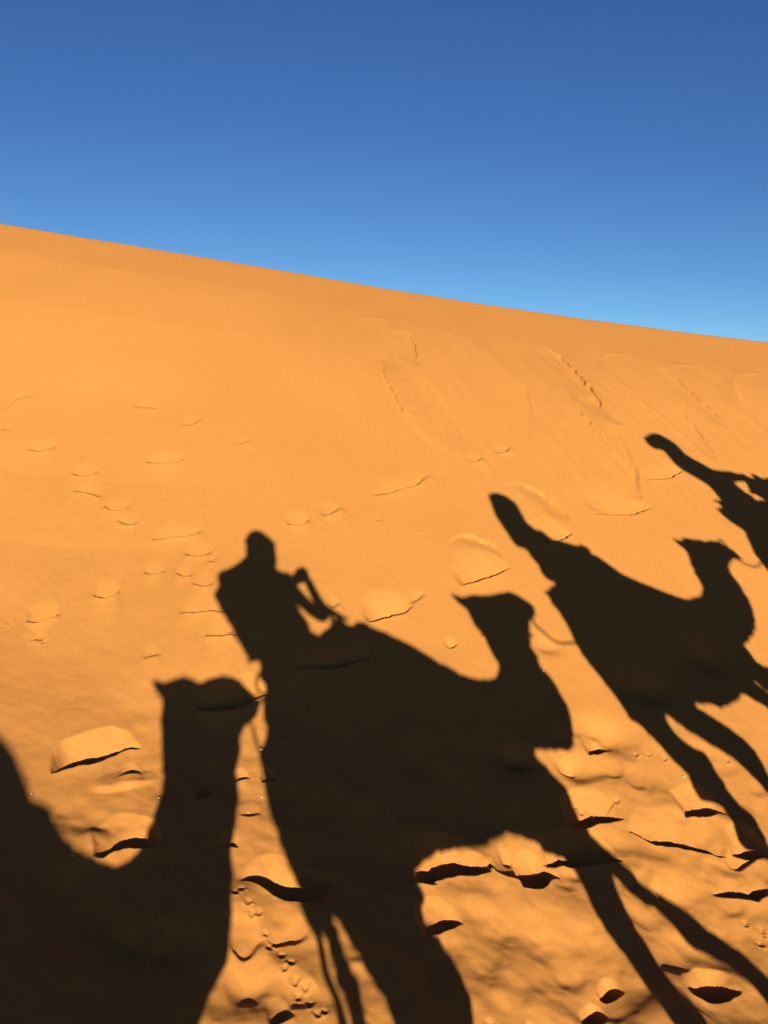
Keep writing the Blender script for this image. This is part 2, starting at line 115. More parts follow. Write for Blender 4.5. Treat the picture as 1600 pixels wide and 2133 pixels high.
SLIPS = [([(-1.722, 3.906), (-1.686, 3.923), (-1.629, 3.962), (-1.566, 3.998), (-1.498, 4.041), (-1.454, 4.089), (-1.404, 4.141), (-1.339, 4.172)], 0.14, 0.26, 0.015, 0.08, 0, 0.012),
 ([(-1.364, 3.936), (-1.32, 3.957), (-1.264, 3.984)], 0.025, 0.12, 0.012, 0.06, 0, 0.012), ([(-1.493, 3.801), (-1.408, 3.805), (-1.334, 3.842), (-1.224, 3.895), (-1.152, 3.953)], -0.03, 0.16, 0.0, 0.06, 0, 0.05),
 ([(-1.124, 4.529), (-1.005, 4.515), (-0.894, 4.539), (-0.814, 4.582), (-0.765, 4.64), (-0.668, 4.703)], 0.09, 0.25, 0.015, 0.08, 0, 0.012),
 ([(-1.308, 3.39), (-1.251, 3.4), (-1.21, 3.431), (-1.172, 3.453), (-1.097, 3.469), (-1.02, 3.522)], 0.1, 0.28, 0.015, 0.1, 0, 0.012), ([(-0.748, 3.556), (-0.706, 3.558), (-0.669, 3.571)], 0.05, 0.12, 0.012, 0.05, 0, 0.012),
 ([(-0.934, 3.845), (-0.889, 3.85), (-0.851, 3.87)], 0.06, 0.14, 0.01, 0.05, 0, 0.012), ([(-0.771, 4.017), (-0.728, 4.029), (-0.692, 4.049)], 0.035, 0.1, 0.01, 0.05, 0, 0.012),
 ([(-0.625, 4.041), (-0.587, 4.048), (-0.55, 4.069)], 0.05, 0.12, 0.01, 0.05, 0, 0.012), ([(-0.692, 3.764), (-0.643, 3.763), (-0.587, 3.8)], 0.015, 0.12, 0.008, 0.05, 0, 0.03),
 ([(-0.606, 3.39), (-0.565, 3.378), (-0.517, 3.361), (-0.48, 3.337), (-0.421, 3.314), (-0.355, 3.312), (-0.256, 3.316), (-0.17, 3.358)], 0.1, 0.26, 0.015, 0.08, 0, 0.012),
 ([(-0.594, 3.01), (-0.547, 2.975), (-0.518, 2.982), (-0.484, 3.019), (-0.449, 3.058)], 0.035, 0.2, 0.0, 0.08, 0, 0.05), ([(-0.449, 3.058), (-0.379, 3.073), (-0.319, 3.093), (-0.26, 3.13)], 0.03, 0.22, 0.0, 0.08, 0, 0.05),
 ([(-0.377, 2.711), (-0.341, 2.721), (-0.315, 2.737), (-0.285, 2.766)], 0.035, 0.14, 0.01, 0.08, 0, 0.03), ([(-0.548, 2.777), (-0.476, 2.799), (-0.407, 2.848), (-0.334, 2.882)], 0.03, 0.25, 0, 0.1, 0, 0.08),
 ([(-0.327, 2.755), (-0.246, 2.796), (-0.173, 2.835)], 0.03, 0.2, 0, 0.1, 0, 0.08),
 ([(0.199, 3.537), (0.228, 3.536), (0.277, 3.536), (0.325, 3.55), (0.381, 3.578), (0.449, 3.61), (0.535, 3.634), (0.586, 3.652)], 0.15, 0.3, 0.015, 0.08, 0, 0.012),
 ([(0.17, 3.503), (0.217, 3.508), (0.264, 3.508), (0.311, 3.516)], 0.04, 0.12, 0.01, 0.05, 0, 0.012),
 ([(0.735, 3.59), (0.769, 3.581), (0.805, 3.582), (0.844, 3.597), (0.881, 3.638), (0.908, 3.681), (0.951, 3.709)], 0.12, 0.24, 0.015, 0.08, 0, 0.012),
 ([(0.566, 3.69), (0.594, 3.683), (0.633, 3.642), (0.704, 3.625), (0.764, 3.624), (0.815, 3.638), (0.866, 3.677), (0.912, 3.727), (0.933, 3.77)], 0.02, 0.1, 0.012, 0.03, 0, 0.008),
 ([(0.664, 3.729), (0.694, 3.728), (0.735, 3.756)], 0.035, 0.14, 0.0, 0.08, 0, 0.04), ([(0.242, 3.233), (0.275, 3.241), (0.319, 3.251), (0.377, 3.295), (0.425, 3.33)], 0.07, 0.2, 0.01, 0.08, 0, 0.02),
 ([(0.882, 3.807), (0.953, 3.782), (1.055, 3.788), (1.188, 3.814), (1.332, 3.876)], 0.09, 0.25, 0.01, 0.08, 0, 0.012),
 ([(1.058, 4.047), (1.111, 4.044), (1.197, 4.068), (1.287, 4.107), (1.414, 4.172)], 0.11, 0.26, 0.015, 0.08, 0, 0.012), ([(1.304, 4.601), (1.352, 4.613), (1.404, 4.64), (1.465, 4.679)], 0.07, 0.16, 0.005, 0.05, 0, 0.012),
 ([(1.105, 4.42), (1.166, 4.438), (1.214, 4.485)], 0.035, 0.12, 0.0, 0.06, 0, 0.04), ([(1.776, 4.225), (1.822, 4.236), (1.878, 4.236), (1.939, 4.25), (2.063, 4.314)], 0.1, 0.26, 0.015, 0.08, 0, 0.012),
 ([(1.435, 4.074), (1.495, 4.03), (1.554, 4.005), (1.684, 3.996), (1.815, 3.99), (1.952, 4.001)], 0.06, 0.28, 0.01, 0.08, 0, 0.014),
 ([(1.979, 4.015), (2.02, 4.003), (2.084, 3.998), (2.232, 4.03)], 0.1, 0.24, 0.015, 0.08, 0, 0.012), ([(1.762, 3.718), (1.859, 3.711), (1.927, 3.693), (1.997, 3.71), (2.098, 3.794)], 0.07, 0.28, 0.01, 0.08, 0, 0.03),
 ([(1.924, 3.931), (1.983, 3.916), (2.066, 3.955), (2.174, 4.02)], 0.04, 0.15, 0.0, 0.06, 0, 0.04), ([(1.009, 3.107), (1.018, 3.082), (1.043, 3.075), (1.077, 3.089), (1.121, 3.12)], 0.085, 0.11, 0.005, 0.06, 0, 0.016),
 ([(0.893, 2.957), (0.908, 2.933), (0.939, 2.926), (0.973, 2.942), (1.028, 2.986)], 0.1, 0.12, 0.005, 0.06, 0, 0.016),
 ([(1.415, 3.156), (1.438, 3.124), (1.48, 3.112), (1.528, 3.115), (1.588, 3.14), (1.68, 3.203)], 0.12, 0.2, 0.005, 0.06, 0, 0.016), ([(1.545, 3.463), (1.603, 3.433), (1.698, 3.435), (1.81, 3.48)], 0.025, 0.25, 0, 0.1, 0, 0.08),
 ([(0.21, 3.262), (0.412, 3.306), (0.595, 3.343), (0.828, 3.382)], 0.022500000000000003, 0.28, 0.008, 0.14, 0, 0.144), ([(0.746, 3.063), (0.873, 3.067), (1.023, 3.119)], 0.02475, 0.26, 0.008, 0.14, 0, 0.12),
 ([(1.303, 3.224), (1.394, 3.202), (1.489, 3.222)], 0.022500000000000003, 0.24, 0.008, 0.14, 0, 0.096), ([(1.235, 4.697), (1.348, 4.728), (1.477, 4.802)], 0.022500000000000003, 0.2, 0.008, 0.14, 0, 0.084),
 ([(1.296, 3.657), (1.413, 3.717), (1.523, 3.826)], 0.02025, 0.2, 0.008, 0.14, 0, 0.072), ([(1.119, 4.347), (1.234, 4.353), (1.41, 4.425)], 0.018000000000000002, 0.22, 0.008, 0.14, 0, 0.096),
 ([(0.363, 2.973), (0.506, 2.973), (0.659, 3.042)], 0.015750000000000004, 0.3, 0.008, 0.14, 0, 0.144), ([(1.941, 4.253), (2.075, 4.237), (2.275, 4.31)], 0.018000000000000002, 0.25, 0.008, 0.14, 0, 0.12),
 ([(-1.58, 3.478), (-1.336, 3.5), (-1.146, 3.634)], 0.018000000000000002, 0.3, 0.008, 0.14, 0, 0.12), ([(0.547, 3.675), (0.577, 3.701), (0.606, 3.7), (0.638, 3.676)], 0.012, 0.05, 0.004, 0.02, 0.004, 0.006),
 ([(0.567, 3.657), (0.598, 3.669), (0.625, 3.656)], 0.012, 0.05, 0.004, 0.02, 0.004, 0.006), ([(0.877, 3.806), (0.903, 3.786), (0.941, 3.774), (0.98, 3.793)], 0.014, 0.06, 0.004, 0.02, 0.004, 0.006),
 ([(1.121, 4.217), (1.167, 4.239), (1.186, 4.212), (1.221, 4.232)], 0.01, 0.05, 0.0, 0.02, 0.004, 0.008), ([(1.319, 4.212), (1.364, 4.247), (1.41, 4.282)], 0.01, 0.05, 0.0, 0.02, 0.004, 0.008),
 ([(-0.095, 5.415), (-0.011, 5.449), (0.075, 5.484), (0.154, 5.527), (0.196, 5.577), (0.24, 5.646)], 0.09, 0.3, 0.012, 0.07, 0, 0.012), ([(0.197, 5.623), (0.269, 5.67), (0.361, 5.774)], 0.03, 0.15, 0.0, 0.06, 0, 0.05),
 ([(0.606, 5.91), (0.702, 5.944), (0.78, 5.989), (0.881, 6.055), (0.944, 6.108), (1.016, 6.164)], 0.08, 0.36, 0.012, 0.07, 0, 0.012),
 ([(1.331, 6.488), (1.442, 6.546), (1.549, 6.615), (1.639, 6.717)], 0.06, 0.42, 0.01, 0.07, 0, 0.02), ([(1.895, 7.021), (2.096, 7.041), (2.264, 7.098), (2.455, 7.227)], 0.06, 0.5, 0.01, 0.1, 0, 0.02),
 ([(2.535, 7.669), (2.713, 7.712), (2.86, 7.801), (3.005, 7.953)], 0.035, 0.25, 0.008, 0.06, 0, 0.012), ([(-0.532, 4.929), (-0.315, 4.958), (-0.192, 5.01), (-0.035, 5.106)], 0.05, 0.2, 0.01, 0.07, 0, 0.012),
 ([(0.784, 4.391), (0.831, 4.396), (0.889, 4.424)], 0.05, 0.16, 0, 0.06, 0, 0.03), ([(0.463, 5.294), (0.496, 5.292), (0.549, 5.332)], 0.05, 0.12, 0.0, 0.05, 0, 0.03),
 ([(-3.217, 7.072), (-3.092, 7.081), (-2.983, 7.165)], 0.021, 0.2, 0.01225, 0.07, 0, 0.05), ([(-2.749, 6.853), (-2.63, 6.836), (-2.502, 6.901)], 0.024, 0.21000000000000002, 0.013999999999999999, 0.07, 0, 0.05),
 ([(-2.663, 6.626), (-2.539, 6.619), (-2.388, 6.571)], 0.024, 0.21000000000000002, 0.013999999999999999, 0.07, 0, 0.05), ([(-2.331, 6.462), (-2.205, 6.405), (-2.109, 6.477)], 0.027, 0.22, 0.01575, 0.07, 0, 0.05),
 ([(-2.163, 6.277), (-2.069, 6.248), (-1.983, 6.259)], 0.018, 0.19, 0.010499999999999999, 0.07, 0, 0.05),
 ([(-1.808, 6.053), (-1.721, 6.079), (-1.636, 6.11), (-1.541, 6.11), (-1.489, 6.131), (-1.427, 6.175)], 0.03, 0.23, 0.017499999999999998, 0.07, 0, 0.05),
 ([(-1.536, 5.911), (-1.414, 5.892), (-1.306, 5.931)], 0.024, 0.21000000000000002, 0.013999999999999999, 0.07, 0, 0.05),
 ([(-1.767, 5.688), (-1.683, 5.679), (-1.605, 5.716)], 0.024, 0.21000000000000002, 0.013999999999999999, 0.07, 0, 0.05), ([(-1.537, 5.687), (-1.459, 5.658), (-1.393, 5.681)], 0.021, 0.2, 0.01225, 0.07, 0, 0.05),
 ([(-1.385, 5.586), (-1.302, 5.561), (-1.222, 5.59)], 0.021, 0.2, 0.01225, 0.07, 0, 0.05), ([(-2.056, 5.435), (-1.964, 5.414), (-1.907, 5.446), (-1.865, 5.497)], 0.039, 0.26, 0.02275, 0.07, 0, 0.05),
 ([(-2.407, 5.163), (-2.312, 5.152), (-2.247, 5.192), (-2.21, 5.238)], 0.039, 0.26, 0.02275, 0.07, 0, 0.05), ([(-1.398, 5.284), (-1.289, 5.287), (-1.195, 5.312), (-1.047, 5.321)], 0.036, 0.25, 0.020999999999999998, 0.07, 0, 0.05),
 ([(-1.178, 5.09), (-1.066, 5.089), (-0.956, 5.106)], 0.03, 0.23, 0.017499999999999998, 0.07, 0, 0.05), ([(-1.525, 4.853), (-1.468, 4.871), (-1.407, 4.893)], 0.012, 0.17, 0.006999999999999999, 0.07, 0, 0.05),
 ([(-2.184, 7.065), (-2.069, 7.04), (-1.959, 7.027), (-1.867, 7.053), (-1.79, 7.126)], 0.027, 0.22, 0.01575, 0.07, 0, 0.05),
 ([(-0.108, 6.805), (0.016, 6.854), (0.164, 6.947), (0.285, 7.029), (0.421, 7.213)], 0.03, 0.23, 0.017499999999999998, 0.07, 0, 0.05),
 ([(-0.779, 6.293), (-0.687, 6.297), (-0.621, 6.333), (-0.589, 6.403)], 0.03, 0.23, 0.017499999999999998, 0.07, 0, 0.05),
 ([(-0.494, 6.454), (-0.419, 6.5), (-0.349, 6.6)], 0.024, 0.21000000000000002, 0.013999999999999999, 0.07, 0, 0.05),
 ([(0.806, 7.497), (0.901, 7.535), (0.936, 7.613)], 0.024, 0.21000000000000002, 0.013999999999999999, 0.07, 0, 0.05),
 ([(1.105, 7.71), (1.197, 7.773), (1.248, 7.874)], 0.024, 0.21000000000000002, 0.013999999999999999, 0.07, 0, 0.05),
 ([(-3.642, 7.491), (-3.6, 7.65), (-3.558, 7.767), (-3.413, 7.867)], 0.015, 0.18, 0.008749999999999999, 0.07, 0, 0.05), ([(-2.529, 7.864), (-2.394, 7.855), (-2.261, 7.851)], 0.012, 0.17, 0.006999999999999999, 0.07, 0, 0.05),
 ([(-1.949, 7.589), (-1.844, 7.631), (-1.776, 7.735)], 0.015, 0.18, 0.008749999999999999, 0.07, 0, 0.05), ([(-1.325, 7.31), (-1.252, 7.403)], 0.009, 0.16, 0.0052499999999999995, 0.07, 0, 0.05),
 ([(-3.544, 7.275), (-3.465, 7.294)], 0.012, 0.17, 0.006999999999999999, 0.07, 0, 0.05), ([(-2.309, 4.996), (-2.256, 4.982), (-2.216, 5.0)], 0.012, 0.17, 0.006999999999999999, 0.07, 0, 0.05),
 ([(-0.057, 6.486), (0.002, 6.517)], 0.009, 0.16, 0.0052499999999999995, 0.07, 0, 0.05), ([(-0.357, 5.49), (-0.323, 5.488), (-0.285, 5.542)], 0.018, 0.19, 0.010499999999999999, 0.07, 0, 0.05),
 ([(0.71, 5.428), (0.762, 5.429)], 0.012, 0.17, 0.006999999999999999, 0.07, 0, 0.05), ([(-1.329, 5.836), (-1.272, 5.823)], 0.012, 0.17, 0.006999999999999999, 0.07, 0, 0.05),
 ([(-1.044, 5.143), (-0.975, 5.151)], 0.012, 0.17, 0.006999999999999999, 0.07, 0, 0.05),
 ([(2.476, 8.783), (2.437, 9.001), (2.418, 9.349), (2.361, 9.553), (2.313, 9.847), (2.246, 10.106), (2.161, 10.333), (2.041, 10.492), (1.892, 10.463)], 0.05, 0.45, 0.006, 0.08, 0.016, 0.02),
 ([(2.574, 8.644), (2.464, 9.02), (2.373, 9.274)], 0.028, 0.35, 0.0, 0.08, 0.01, 0.03), ([(2.413, 7.285), (2.446, 7.502), (2.49, 7.695), (2.517, 7.933), (2.504, 8.218), (2.476, 8.568)], 0.028, 0.4, 0.0, 0.1, 0.006, 0.05),
 ([(2.033, 9.107), (2.097, 8.752), (2.232, 8.302), (2.325, 7.965), (2.431, 7.756)], -0.035, 0.25, 0, 0.08, 0, 0.03),
 ([(-0.119, 9.307), (-0.045, 8.885), (0.065, 8.469), (0.191, 8.096), (0.355, 7.777), (0.513, 7.62)], -0.042, 0.4, 0, 0.08, 0, 0.035),
 ([(0.926, 7.61), (0.859, 7.87), (0.718, 8.279), (0.561, 8.699), (0.442, 9.106)], 0.024, 0.4, 0.0, 0.08, 0.004, 0.05), ([(0.381, 9.269), (0.353, 9.521), (0.321, 9.952), (0.237, 10.383)], 0.035, 0.35, 0.0, 0.08, 0.006, 0.03),
 ([(3.895, 8.922), (3.829, 9.109), (3.782, 9.395), (3.729, 9.617), (3.673, 9.884), (3.631, 10.213), (3.587, 10.466)], 0.03, 0.4, 0.0, 0.08, 0.012, 0.03),
 ([(3.306, 8.474), (3.17, 8.864), (3.01, 9.246), (2.889, 9.631), (2.813, 10.019), (2.772, 10.398)], -0.028, 0.35, 0, 0.08, 0, 0.05),
 ([(2.781, 10.436), (2.935, 10.623), (3.109, 10.676), (3.277, 10.636)], -0.009, 0.25, 0, 0.06, 0, 0.05), ([(3.617, 10.364), (3.846, 10.581), (4.171, 10.688)], -0.009, 0.25, 0, 0.06, 0, 0.05),
 ([(4.472, 10.394), (4.753, 10.616), (5.071, 10.759)], -0.009, 0.25, 0, 0.06, 0, 0.05), ([(4.28, 8.931), (4.253, 9.401), (4.472, 10.394)], -0.022, 0.35, 0, 0.06, 0, 0.05),
 ([(-0.439, 10.351), (-0.232, 10.6), (0.114, 10.556)], -0.006, 0.25, 0, 0.06, 0, 0.05), ([(1.612, 8.374), (1.586, 8.702), (1.616, 9.263)], 0.02, 0.3, 0, 0.06, 0, 0.05),
 ([(3.469, 8.215), (3.453, 8.747), (3.406, 9.256)], 0.026, 0.35, 0, 0.06, 0, 0.04), ([(-3.674, 10.012), (-3.825, 10.469), (-3.827, 10.706), (-3.653, 10.843), (-3.239, 10.728), (-2.713, 10.64)], -0.004, 0.4, 0, 0.06, 0, 0.06),
 ([(-4.709, 10.65), (-4.427, 10.72), (-4.049, 10.713)], -0.003, 0.3, 0, 0.06, 0, 0.06), ([(1.645, 6.852), (1.62, 7.036), (1.492, 7.206), (1.37, 7.281), (1.261, 7.304), (1.144, 7.262)], 0.028, 0.25, 0.0, 0.05, 0.018, 0.016),
 ([(0.985, 6.225), (0.965, 6.356), (0.884, 6.461), (0.767, 6.493), (0.645, 6.478), (0.539, 6.387)], 0.028, 0.22, 0.0, 0.05, 0.018, 0.016)]
TRACKS = [(-0.603, 3.315, 0.013, 0.0065), (-0.626, 3.286, 0.013, 0.0065), (-0.56, 3.246, 0.013, 0.0065), (-0.534, 3.197, 0.013, 0.0065), (-0.508, 3.209, 0.013, 0.0065), (-0.465, 3.123, 0.013, 0.0065), (-0.44, 3.067, 0.013, 0.0065),
 (-0.408, 3.09, 0.013, 0.0065), (-0.38, 3.033, 0.013, 0.0065), (-0.358, 2.966, 0.013, 0.0065), (-0.334, 2.998, 0.013, 0.0065), (-0.307, 2.922, 0.013, 0.0065), (-0.289, 2.867, 0.013, 0.0065), (-0.265, 2.901, 0.013, 0.0065),
 (-0.236, 2.825, 0.013, 0.0065), (-0.203, 2.782, 0.013, 0.0065), (-0.179, 2.794, 0.013, 0.0065), (1.469, 3.724, 0.013, 0.0065), (1.478, 3.705, 0.013, 0.0065), (1.856, 3.569, 0.013, 0.0065), (1.924, 3.539, 0.013, 0.0065),
 (1.923, 3.519, 0.013, 0.0065), (0.496, 2.858, 0.013, 0.0065), (0.664, 2.888, 0.013, 0.0065), (0.712, 2.878, 0.013, 0.0065), (0.851, 2.922, 0.013, 0.0065), (1.076, 2.932, 0.013, 0.0065), (1.586, 3.511, 0.013, 0.0065),
 (1.887, 3.465, 0.013, 0.0065), (1.8, 4.652, 0.013, 0.0065), (1.698, 4.666, 0.013, 0.0065), (2.219, 4.713, 0.013, 0.0065), (1.622, 4.664, 0.013, 0.0065), (1.242, 4.225, 0.013, 0.0065), (1.178, 4.227, 0.013, 0.0065),
 (1.4, 4.276, 0.013, 0.0065), (1.311, 4.204, 0.013, 0.0065), (-2.51, 5.161, 0.013, 0.0065), (-2.208, 4.996, 0.013, 0.0065), (-2.291, 5.012, 0.013, 0.0065)]
HOLLOWS = [(0.593, 3.326, 0.38, 0.24, 0.036), (0.831, 3.065, 0.15, 0.1, 0.018), (1.576, 3.687, 0.3, 0.14, 0.03), (1.367, 4.488, 0.3, 0.12, 0.028), (1.88, 3.955, 0.25, 0.12, 0.02), (1.466, 4.771, 0.16, 0.14, 0.07),
 (1.178, 4.497, 0.1, 0.09, 0.04), (0.71, 3.752, 0.12, 0.1, 0.04), (-0.95, 2.982, 0.3, 0.16, 0.06), (-0.308, 3.395, 0.25, 0.14, 0.04), (1.824, 5.212, 0.22, 0.14, 0.06), (2.386, 5.566, 0.15, 0.16, 0.06),
 (0.853, 4.474, 0.14, 0.1, 0.05), (-0.408, 2.853, 0.35, 0.12, 0.03), (0.903, 3.304, 0.3, 0.25, 0.03), (0.877, 3.781, 0.1, 0.1, 0.02), (1.673, 3.43, 0.28, 0.15, 0.03), (1.336, 3.987, 0.2, 0.1, 0.03), (1.058, 3.129, 0.2, 0.2, 0.03),
 (0.966, 2.976, 0.2, 0.18, 0.03), (1.556, 3.195, 0.3, 0.2, 0.04), (0.635, 3.476, 0.3, 0.1, -0.02), (0.401, 3.463, 0.3, 0.14, -0.02), (1.197, 5.455, 0.12, 0.08, 0.03), (1.897, 3.865, 0.4, 0.2, -0.02), (1.62, 4.4, 0.3, 0.2, 0.02),
 (1.427, 4.435, 0.25, 0.15, -0.02), (-0.113, 3.575, 0.4, 0.2, 0.03)]
PEBBLES = [(-1.252, 3.454, 0.011, 'pale pebble on the lit sand between the neck shadow and the hump shadow at left'), (-0.663, 4.277, 0.02, 'rough pale clod of sand beside the dangling rope shadow in the middle'),
 (-0.608, 3.935, 0.009, 'tiny pale pebble in the sunlit strip below the dangling rope shadow'), (-1.127, 3.829, 0.01, 'tiny pale pebble at the left edge of the upright neck shadow'),
 (-1.753, 3.75, 0.009, 'tiny pale pebble by the hump shadow at the far left edge'), (1.886, 4.546, 0.012, 'white pebble beside the hind leg shadow of the right camel'),
 (-1.396, 3.368, 0.011, 'dim pebble lying inside the hump shadow at lower left'), (-0.659, 3.815, 0.008, 'small pebble on a soft ripple in the sunlit strip left of the big shadow'),
 (1.124, 5.22, 0.022, 'dark clod on the chest edge of the middle camel shadow')]

# ---- dune base surface: a slip face that steepens uphill, flattens to a crest, and a bench for the caravan
SLY = np.array([-60., -3., 2., 3.2, 3.9, 4.8, 6., 8., 9.5, 11., 12.05, 12.3, 12.6, 14., 30., 80.])
SLS = np.array([.145, .145, .145, .16, .26, .43, .52, .51, .47, .39, .355, .33, -.12, -.25, -.22, -.02])
_ty = np.linspace(-60, 80, 56001)
_ts = np.interp(_ty, SLY, SLS)
_tp = np.concatenate([[0], np.cumsum((_ts[1:] + _ts[:-1]) * .5 * (_ty[1] - _ty[0]))])
CRX = [-12., -6.2, -4.7, -3.2, -1.6, -.1, 1.4, 3., 4.5, 6.1, 12.]   # crest: slow rise and fall along its length
CRZ = [-.022, -.034, -.047, -.056, -.074, -.101, -.103, -.084, -.049, .010, .12]
LFY = np.array([-60, 3., 3.6, 4.4, 5.2, 6., 6.8, 8., 9.5, 11., 80])     # the face lies back a little on the left
LFZ = np.array([0., 0., -.025, -.10, -.19, -.26, -.27, -.19, -.06, 0., 0.])
U2 = (0.89, 0.4555)                      # plan direction of the caravan's path
def base_z(x, y):
    p = np.interp(y, _ty, _tp) + PZ0
    e = np.clip((y - 8.5) / 4., 0, 1); e = e * e * (3 - 2 * e)
    face = p - .123 * x + e * np.interp(x, CRX, CRZ)
    q = np.clip((-.6 - x) / 2.4, 0, 1); q = q * q * (3 - 2 * q)
    face = face + q * np.interp(y, LFY, LFZ)
    v = -U2[1] * x + U2[0] * y           # distance uphill of the path
    t = np.clip((v + .4) / 2.3, 0, 1); t = t * t * (3 - 2 * t)
    bench = -2.74 + .157 * np.clip(U2[0] * x + U2[1] * y, -25, 25)
    bench = bench + np.minimum(v + 1.2, 0) * .12
    return bench * (1 - t) + face * t


scene = bpy.context.scene
COL = scene.collection
S = Vector(SUN_DIR); U = Vector(PU); M = Vector(PM); W = Vector(PW)
SHIFT = -0.45                 # the caravan stands this far (m, along the sunlight) behind the phone

def tag(o, label=None, cat=None, group=None, kind=None):
    for k, v in (('label', label), ('category', cat), ('group', group), ('kind', kind)):
        if v: o[k] = v
    return o

# ------------------------------------------------------------------ materials
def new_mat(name):
    m = bpy.data.materials.new(name); m.use_nodes = True
    nt = m.node_tree; b = nt.nodes['Principled BSDF']
    return m, nt, b

def cloth_mat(name, c1, c2, scale=30., rough=.9, stripes=False):
    m, nt, b = new_mat(name)
    tc = nt.nodes.new('ShaderNodeTexCoord')
    if stripes:
        t = nt.nodes.new('ShaderNodeTexWave'); t.inputs['Distortion'].default_value = 1.5
    else:
        t = nt.nodes.new('ShaderNodeTexNoise'); t.inputs['Detail'].default_value = 5
    t.inputs['Scale'].default_value = scale
    nt.links.new(tc.outputs['Object'], t.inputs['Vector'])
    r = nt.nodes.new('ShaderNodeValToRGB')
    r.color_ramp.elements[0].position = .35; r.color_ramp.elements[1].position = .65
    r.color_ramp.elements[0].color = (*c1, 1); r.color_ramp.elements[1].color = (*c2, 1)
    nt.links.new(t.outputs[0], r.inputs[0]); nt.links.new(r.outputs[0], b.inputs['Base Color'])
    b.inputs['Roughness'].default_value = rough
    bp = nt.nodes.new('ShaderNodeBump'); bp.inputs['Strength'].default_value = .3; bp.inputs['Distance'].default_value = .01
    nt.links.new(t.outputs[0], bp.inputs['Height']); nt.links.new(bp.outputs[0], b.inputs['Normal'])
    return m

def sand_mat():
    m, nt, b = new_mat('sand')
    N, L = nt.nodes.new, nt.links.new
    tc = N('ShaderNodeTexCoord')
    n1 = N('ShaderNodeTexNoise'); n1.inputs['Scale'].default_value = .8; n1.inputs['Detail'].default_value = 4
    n2 = N('ShaderNodeTexNoise'); n2.inputs['Scale'].default_value = 420.; n2.inputs['Detail'].default_value = 2
    for n in (n1, n2): L(tc.outputs['Object'], n.inputs['Vector'])
    r1 = N('ShaderNodeValToRGB')
    e = r1.color_ramp.elements
    e[0].position, e[1].position = .3, .7
    e[0].color = (*SAND_A, 1); e[1].color = (*SAND_B, 1)
    L(n1.outputs[0], r1.inputs[0])
    r2 = N('ShaderNodeValToRGB')                         # single grains, a little lighter and darker
    e = r2.color_ramp.elements
    e[0].position, e[1].position = .3, .7
    e[0].color = (.82, .80, .78, 1); e[1].color = (1.12, 1.12, 1.12, 1)
    L(n2.outputs[0], r2.inputs[0])
    mx = N('ShaderNodeMix'); mx.data_type = 'RGBA'; mx.blend_type = 'MULTIPLY'; mx.inputs[0].default_value = 1.
    n4 = N('ShaderNodeTexNoise'); n4.inputs['Scale'].default_value = 75.; n4.inputs['Detail'].default_value = 6; n4.inputs['Roughness'].default_value = .7
    L(tc.outputs['Object'], n4.inputs['Vector'])
    r4 = N('ShaderNodeValToRGB'); e = r4.color_ramp.elements
    e[0].position, e[1].position = .3, .7
    e[0].color = (.93, .92, .91, 1); e[1].color = (1.06, 1.06, 1.06, 1)
    L(n4.outputs[0], r4.inputs[0])
    mx2 = N('ShaderNodeMix'); mx2.data_type = 'RGBA'; mx2.blend_type = 'MULTIPLY'; mx2.inputs[0].default_value = 1.
    L(r1.outputs[0], mx.inputs[6]); L(r2.outputs[0], mx.inputs[7])
    L(mx.outputs[2], mx2.inputs[6]); L(r4.outputs[0], mx2.inputs[7])
    L(mx2.outputs[2], b.inputs['Base Color'])
    b.inputs['Roughness'].default_value = 1.
    b.inputs['Specular IOR Level'].default_value = 0.05
    n3 = N('ShaderNodeTexNoise'); n3.inputs['Scale'].default_value = 160.; n3.inputs['Detail'].default_value = 4
    L(tc.outputs['Object'], n3.inputs['Vector'])
    bp = N('ShaderNodeBump'); bp.inputs['Strength'].default_value = .18; bp.inputs['Distance'].default_value = .004
    L(n3.outputs[0], bp.inputs['Height']); L(bp.outputs[0], b.inputs['Normal'])
    return m

SAND_A, SAND_B = (.392, .151, .0285), (.422, .162, .032)
MAT = {
    'sand': sand_mat(),
    'fur': cloth_mat('camel_fur', (.30, .20, .11), (.40, .28, .16), 60.),
    'fur_dark': cloth_mat('dark_camel_fur', (.16, .10, .06), (.24, .16, .09), 60.),
    'skin': cloth_mat('skin', (.34, .19, .12), (.38, .22, .14), 12., .6),
    'blanket': cloth_mat('woven_blanket', (.30, .05, .04), (.06, .05, .12), 16., .95, True),
    'blue': cloth_mat('indigo_cotton', (.04, .07, .16), (.06, .10, .22), 40.),
    'grey': cloth_mat('grey_cotton', (.12, .12, .13), (.18, .18, .19), 40.),
    'white': cloth_mat('pale_cotton', (.55, .52, .46), (.65, .62, .56), 40.),
    'denim': cloth_mat('denim', (.03, .05, .10), (.05, .08, .15), 90.),
    'rope': cloth_mat('hemp_rope', (.20, .14, .08), (.30, .22, .13), 120.),
    'eye': cloth_mat('dark_eye', (.01, .008, .006), (.02, .015, .01), 5., .15),
    'iron': cloth_mat('iron', (.10, .10, .10), (.16, .15, .14), 20., .5),
    'phone': cloth_mat('black_glass', (.01, .01, .012), (.014, .014, .016), 5., .12),
    'pebble': cloth_mat('pebble', (.40, .27, .13), (.52, .38, .22), 120.),
    'clod': cloth_mat('sand_clod', (.42, .26, .12), (.55, .36, .18), 200.),
}

